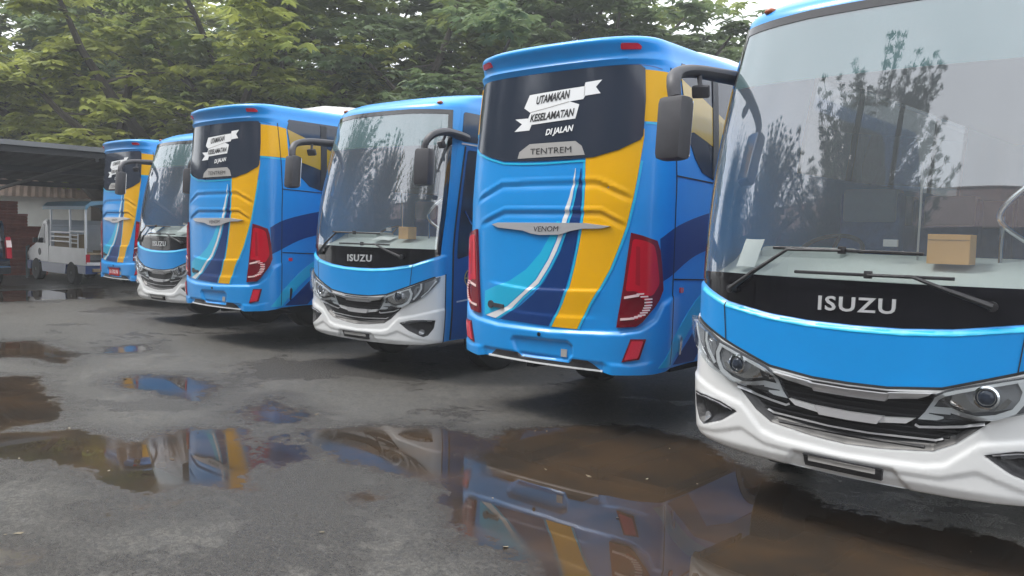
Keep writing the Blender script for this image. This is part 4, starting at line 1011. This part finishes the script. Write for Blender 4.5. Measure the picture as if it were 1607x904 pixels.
# white-walled lattice frame under the building eave
# stacked crates
def crate(x, y, z, rz):
    root = thing('crate', 'x', 'crate', (x, y, z), rz); bm = bmesh.new(); w_, d_, h_ = .56, .5, .36
    pro = [(-.01, 0), (0, .02), (0, .07), (-.018, .08), (-.018, .095), (0, .105), (0, .16), (-.018, .17), (-.018, .185), (0, .195), (0, .25), (-.018, .26), (-.018, .275), (0, .285), (.006, .355), (-.02, .358), (-.03, .30), (-.03, .02)]
    cs = [(-1, -1), (1, -1), (1, 1), (-1, 1)]; rg = [[bm.verts.new((sx*(w_/2+o_), sy*(d_/2+o_), z_)) for sx, sy in cs] for o_, z_ in pro]
    for a_, b_ in zip(rg, rg[1:]+rg[:1]):
        for i in range(4): bm.faces.new((a_[i], a_[(i+1) % 4], b_[(i+1) % 4], b_[i]))
    mesh_obj('crate_wall', bm, 'crate', root, False)
    bm = bmesh.new(); add_box(bm, (-w_/2+.032, -d_/2+.032, .005), (w_/2-.032, d_/2-.032, .02)); mesh_obj('base_board', bm, 'crate', root, False)
    return root
c0 = crate(0, 0, 0, 0); index_kids(); first = True
ords = ['leftmost', 'second', 'third', 'fourth', 'fifth', 'rightmost']
lev = ['bottom', 'second from the ground', 'middle', 'fourth from the ground', 'fifth from the ground', 'topmost']
for ci, (u, n) in enumerate(((-22, 6), (-2, 6), (14, 6), (29, 5), (45, 4), (60, 4))):
    for k in range(n):
        o = c0 if first else copy_tree(c0); first = False
        x, y, _ = at(u, 400, 29.2); o.location = (x+.02*math.sin(k*3+ci), y+.02*math.cos(k*5+ci), k*.362); o.rotation_euler = (0, 0, R(-22)+.03*math.sin(k*7+ci*2))
        lv = ['bottom', 'second', 'third', 'fourth', 'fifth', 'sixth'][k] if k < n-1 else 'topmost'
        tag(o, '%s crate, counted upwards, of the %s red-brown stack behind the black car' % (lv, ords[ci]), 'crate', 'red-brown crates stacked under the carport')

# ------------------------------------------------------------------ white pickup with passenger canopy
def car_wheel(parent, x, y, r=.3, wd=.18, sgn=1):
    bm = bmesh.new(); h = wd/2
    add_lathe(bm, [(-h, r*.6), (-h, r*.9), (-h*.75, r), (h*.75, r), (h, r*.9), (h, r*.6)], 'y', 28); w_ = mesh_obj('wheel', bm, 'tyre', parent, True, 'recalc'); w_.location = (x, y, r)
    bm = bmesh.new(); add_lathe(bm, [(sgn*h*.3, r*.58), (sgn*h*.98, r*.62), (sgn*h*.85, r*.52), (sgn*h*.7, r*.3), (sgn*h, r*.15), (sgn*h, .01)], 'y', 20); mesh_obj('rim', bm, 'rim', w_, True, 'recalc')
gx0, gy0 = -23.05, 9.21
pk = thing('pickup_truck', 'white and blue open-sided passenger pickup with pale blue canopy, parked left of the buses', 'pickup truck', (gx0, gy0+.7, 0), math.pi)
F_ = 2.35
bm = bmesh.new(); add_prism(bm, [(-.85, .52), (1.45, .52), (1.45, .95), (-.85, .95)], .72, .76, 'xz'); add_prism(bm, [(-.85, .52), (1.45, .52), (1.45, .95), (-.85, .95)], -.76, -.72, 'xz'); add_box(bm, (1.41, -.718, .52), (1.45, .718, 1.0)); mesh_obj('bed_side', bm, 'white_car', pk, False)
bm = bmesh.new(); add_box(bm, (-.84, -.715, .5), (1.40, .715, .55)); mesh_obj('bed_floor', bm, 'tin', pk, False)
bm = bmesh.new(); add_prism(bm, [(-.85, .3), (-.42, .3), (-.36, .48), (-.2, .62-.1), (.2, .52), (.36, .48), (.42, .25), (F_-.42, .25), (F_-.36, .5), (F_+.36, .5), (F_+.42, .28), (F_+.62, .28), (F_+.64, .519), (-.85, .519)], -.755, .755, 'xz'); mesh_obj('lower_body', bm, 'blue_car', pk, False)
bm = bmesh.new(); cab = [(1.47, .521), (F_+.64, .521), (F_+.66, .72), (F_+.55, .86), (F_-.02, .98), (F_-.42, 1.58), (F_-.55, 1.66), (1.62, 1.66), (1.5, 1.5)]
add_prism(bm, cab, -.75, .75, 'xz'); bmesh.ops.bevel(bm, geom=bm.edges[:], offset=.035, segments=2, affect='EDGES'); mesh_obj('cab', bm, 'white_car', pk, True, 'recalc')
for sg in (-1, 1):
    bm = bmesh.new(); add_prism(bm, [(1.72, 1.02), (F_-.1, 1.02), (F_-.45, 1.54), (1.76, 1.54)], sg*.752, sg*.757, 'xz'); mesh_obj('side_window', bm, 'darkglass', pk, False)
    bm = bmesh.new(); add_prism(bm, circle(2.1, .78, .1, 20), sg*.752, sg*.756, 'xz'); mesh_obj('round_sticker', bm, 'blackmatt', pk, False)
    bm = bmesh.new(); add_box(bm, (F_-.2, sg*.83-.06, 1.02), (F_-.12, sg*.83+.06, 1.16), .02); mesh_obj('side_mirror', bm, 'blackmatt', pk, True, 'recalc')
    bm = bmesh.new(); add_box(bm, (F_+.60, sg*.55-.13, .66), (F_+.665, sg*.55+.13, .78), .02); mesh_obj('headlight', bm, 'lamphouse', pk, True, 'recalc')
    bm = bmesh.new(); add_box(bm, (-.875, sg*.70-.05, .56), (-.852, sg*.70+.05, .8), .008); mesh_obj('tail_light', bm, 'red', pk, True, 'recalc')
    for x in (-.80, .15, 1.38): 
        bm = bmesh.new(); add_box(bm, (x-.022, sg*.72-.022, .952), (x+.022, sg*.72+.022, 1.95)); mesh_obj('canopy_post', bm, 'white_car', pk, False)
    bm = bmesh.new()
    add_box(bm, (-.76, sg*.72-.015, 1.36), (.12, sg*.72+.015, 1.39)); 
    for z in (1.06, 1.16, 1.26): add_box(bm, (-.3, sg*.72-.012, z), (.12, sg*.72+.012, z+.025))
    for x in (-.74, -.32): add_box(bm, (x-.012, sg*.72-.012, .952), (x+.012, sg*.72+.012, 1.359))
    for z in (1.08, 1.2, 1.32): add_box(bm, (.18, sg*.72-.012, z), (1.34, sg*.72+.012, z+.035))
    mesh_obj('side_rail', bm, 'white_car', pk, False)
    bm = bmesh.new(); add_box(bm, (-.7, sg*.5-.17, .78), (1.3, sg*.5+.17, .84), .01); add_box(bm, (-.7, sg*.66-.02, .85), (1.3, sg*.66+.02, 1.3), .01); mesh_obj('bench', bm, 'bench', pk, False)
    for x in (0, F_): car_wheel(pk, x, sg*.68, .30, .18, sg)
bm = bmesh.new(); add_prism(bm, [(F_-.06, 1.0), (F_-.40, 1.56), (F_-.385, 1.57), (F_-.035, 1.005)], -.64, .64, 'xz'); mesh_obj('windshield', bm, 'darkglass', pk, False)
bm = bmesh.new(); pr = [(-.80, 1.93), (-.80, 2.02), (-.68, 2.13), (-.3, 2.17), (.3, 2.17), (.68, 2.13), (.80, 2.02), (.80, 1.93), (.76, 1.93), (.70, 2.02), (.3, 2.09), (-.3, 2.09), (-.70, 2.02), (-.76, 1.93)]
add_prism(bm, pr, -.98, 1.75, 'yz'); mesh_obj('canopy_roof', bm, 'canopy', pk, False)
bm = bmesh.new(); add_box(bm, (-.93, -.6, .36), (-.86, .6, .44), .015); add_box(bm, (-1.0, -.5, .30), (-.93, .5, .34), .01); mesh_obj('rear_step', bm, 'bench', pk, False)
bm = bmesh.new(); add_box(bm, (-.885, -.74, .52), (-.855, .74, .60), .005); mesh_obj('tail_sill', bm, 'white_car', pk, False)
# ------------------------------------------------------------------ black car, left edge
x, y, _ = at(17, 430, 23.3)
sv = thing('parked_car', 'black car at the left edge, only its tail light corner in the picture', 'car', (x-.85, y-.85, 0), math.pi)
bm = bmesh.new(); prof = [(-.85, .42), (-.88, .62), (-.84, .98), (-.80, 1.08), (-.62, 1.58), (-.40, 1.70), (1.6, 1.70), (2.35, 1.12), (3.3, .98), (3.4, .7), (3.38, .34), (-.80, .34)]
N_ = 9; rows = []
for j in range(N_):
    f = -1+2*j/(N_-1); a = abs(f); rows.append([bm.verts.new((px+(.10*a**4 if px < 0 else -.12*a**4 if px > 3 else 0), f*(.86-(.14*max(0, pz-1.0)/.7)), pz-(.06*a**3 if pz > 1.5 else 0))) for px, pz in prof])
for a, b in zip(rows, rows[1:]):
    for i in range(len(prof)): bm.faces.new((a[i], a[(i+1) % len(prof)], b[(i+1) % len(prof)], b[i]))
bm.faces.new(rows[0]); bm.faces.new(rows[-1][::-1]); mesh_obj('body', bm, 'black_car', sv, True, 'recalc')
for sg in (-1, 1):
    bm = bmesh.new(); add_prism(bm, [(-.45, 1.1), (2.1, 1.1), (1.55, 1.6), (-.3, 1.6), (-.42, 1.5)], sg*.79, sg*.852, 'xz'); mesh_obj('side_window', bm, 'darkglass', sv, False)
    bm = bmesh.new(); add_prism(bm, [(-.9, .72), (-.62, .74), (-.68, 1.02), (-.8, 1.22), (-.84, 1.05)], sg*.76, sg*.868, 'xz'); tl_ = mesh_obj('tail_light', bm, 'red', sv, False)
    bm = bmesh.new(); add_prism(bm, [(-.88, .98), (-.70, .98), (-.74, 1.14), (-.80, 1.19)], sg*.765, sg*.873, 'xz'); mesh_obj('clear_lens', bm, 'led', tl_, False)
    for xx in (0, 2.65): car_wheel(sv, xx, sg*.76, .34, .2, sg)
bm = bmesh.new(); add_box(bm, (-1.0, -.82, .36), (-.82, .82, .56), .04); mesh_obj('rear_bumper', bm, 'blackmatt', sv, True, 'recalc')
bm = bmesh.new(); add_box(bm, (-1.015, -.8, .50), (-.99, .8, .54), .005); mesh_obj('chrome_trim', bm, 'chrome', sv, True, 'recalc')
bm = bmesh.new(); add_prism(bm, [(-.80, 1.12), (-.66, 1.52), (-.672, 1.53), (-.83, 1.12)], -.66, .66, 'xz'); mesh_obj('rear_window', bm, 'darkglass', sv, False)
# low barrier between the car and the pickup
x, y, _ = at(44, 420, 28.2)
fb = thing('barrier', 'low pale railing in the shade between the black car and the white pickup', 'railing', (x, y, 0), R(-22)); bm = bmesh.new()
for z in (.55, .78): add_box(bm, (-.7, -.02, z), (.7, .02, z+.1))
mesh_obj('rail', bm, 'tin', fb, False)
for sx in (-.5, .5): bm = bmesh.new(); add_box(bm, (sx-.03, -.03, 0), (sx+.03, .019, .9)); mesh_obj('post', bm, 'tin', fb, False)

# ------------------------------------------------------------------ fallen leaves and grit on the asphalt
rng = np.random.default_rng(9); Q, T = [], []
for i in range(420):
    x, y = rng.uniform(-22, 0), rng.uniform(1.0, 9); l = rng.uniform(.008, .028) if i % 6 else rng.uniform(.03, .06); a = rng.uniform(0, 6.28); z = .004
    u = np.array([math.cos(a), math.sin(a), rng.uniform(-.05, .25)])*l; v = np.array([-math.sin(a), math.cos(a), rng.uniform(-.1, .1)])*l*.35; c = np.array([x, y, z])
    Q.append((c-u*.5, c-v, c+u*.5+np.array([0, 0, .003]), c+v)); T.append(rng.uniform(0, 1))
M['litter'] = leaf_mat('dry_leaf_litter', (.06, .04, .02), (.30, .26, .18), .1)
lf = quads_obj('fallen_leaves', np.array(Q), np.array(T), 'litter', None); tag(lf, 'small dry leaves and grit scattered over the wet asphalt', 'leaf litter', kind='stuff')

# ------------------------------------------------------------------ haze
bm = bmesh.new(); add_box(bm, (-75, -25, -1), (25, 75, 22)); hz = mesh_obj('haze', bm, 'glass', None, False); hz.data.materials.clear()
hm = bpy.data.materials.new('haze'); hm.use_nodes = True; n = hm.node_tree; n.nodes.clear(); o = n.nodes.new('ShaderNodeOutputMaterial'); v = n.nodes.new('ShaderNodeVolumePrincipled')
v.inputs['Color'].default_value = (.93, .96, 1, 1); v.inputs['Density'].default_value = .0023; n.links.new(v.outputs[0], o.inputs['Volume']); hz.data.materials.append(hm); tag(hz, kind='stuff')
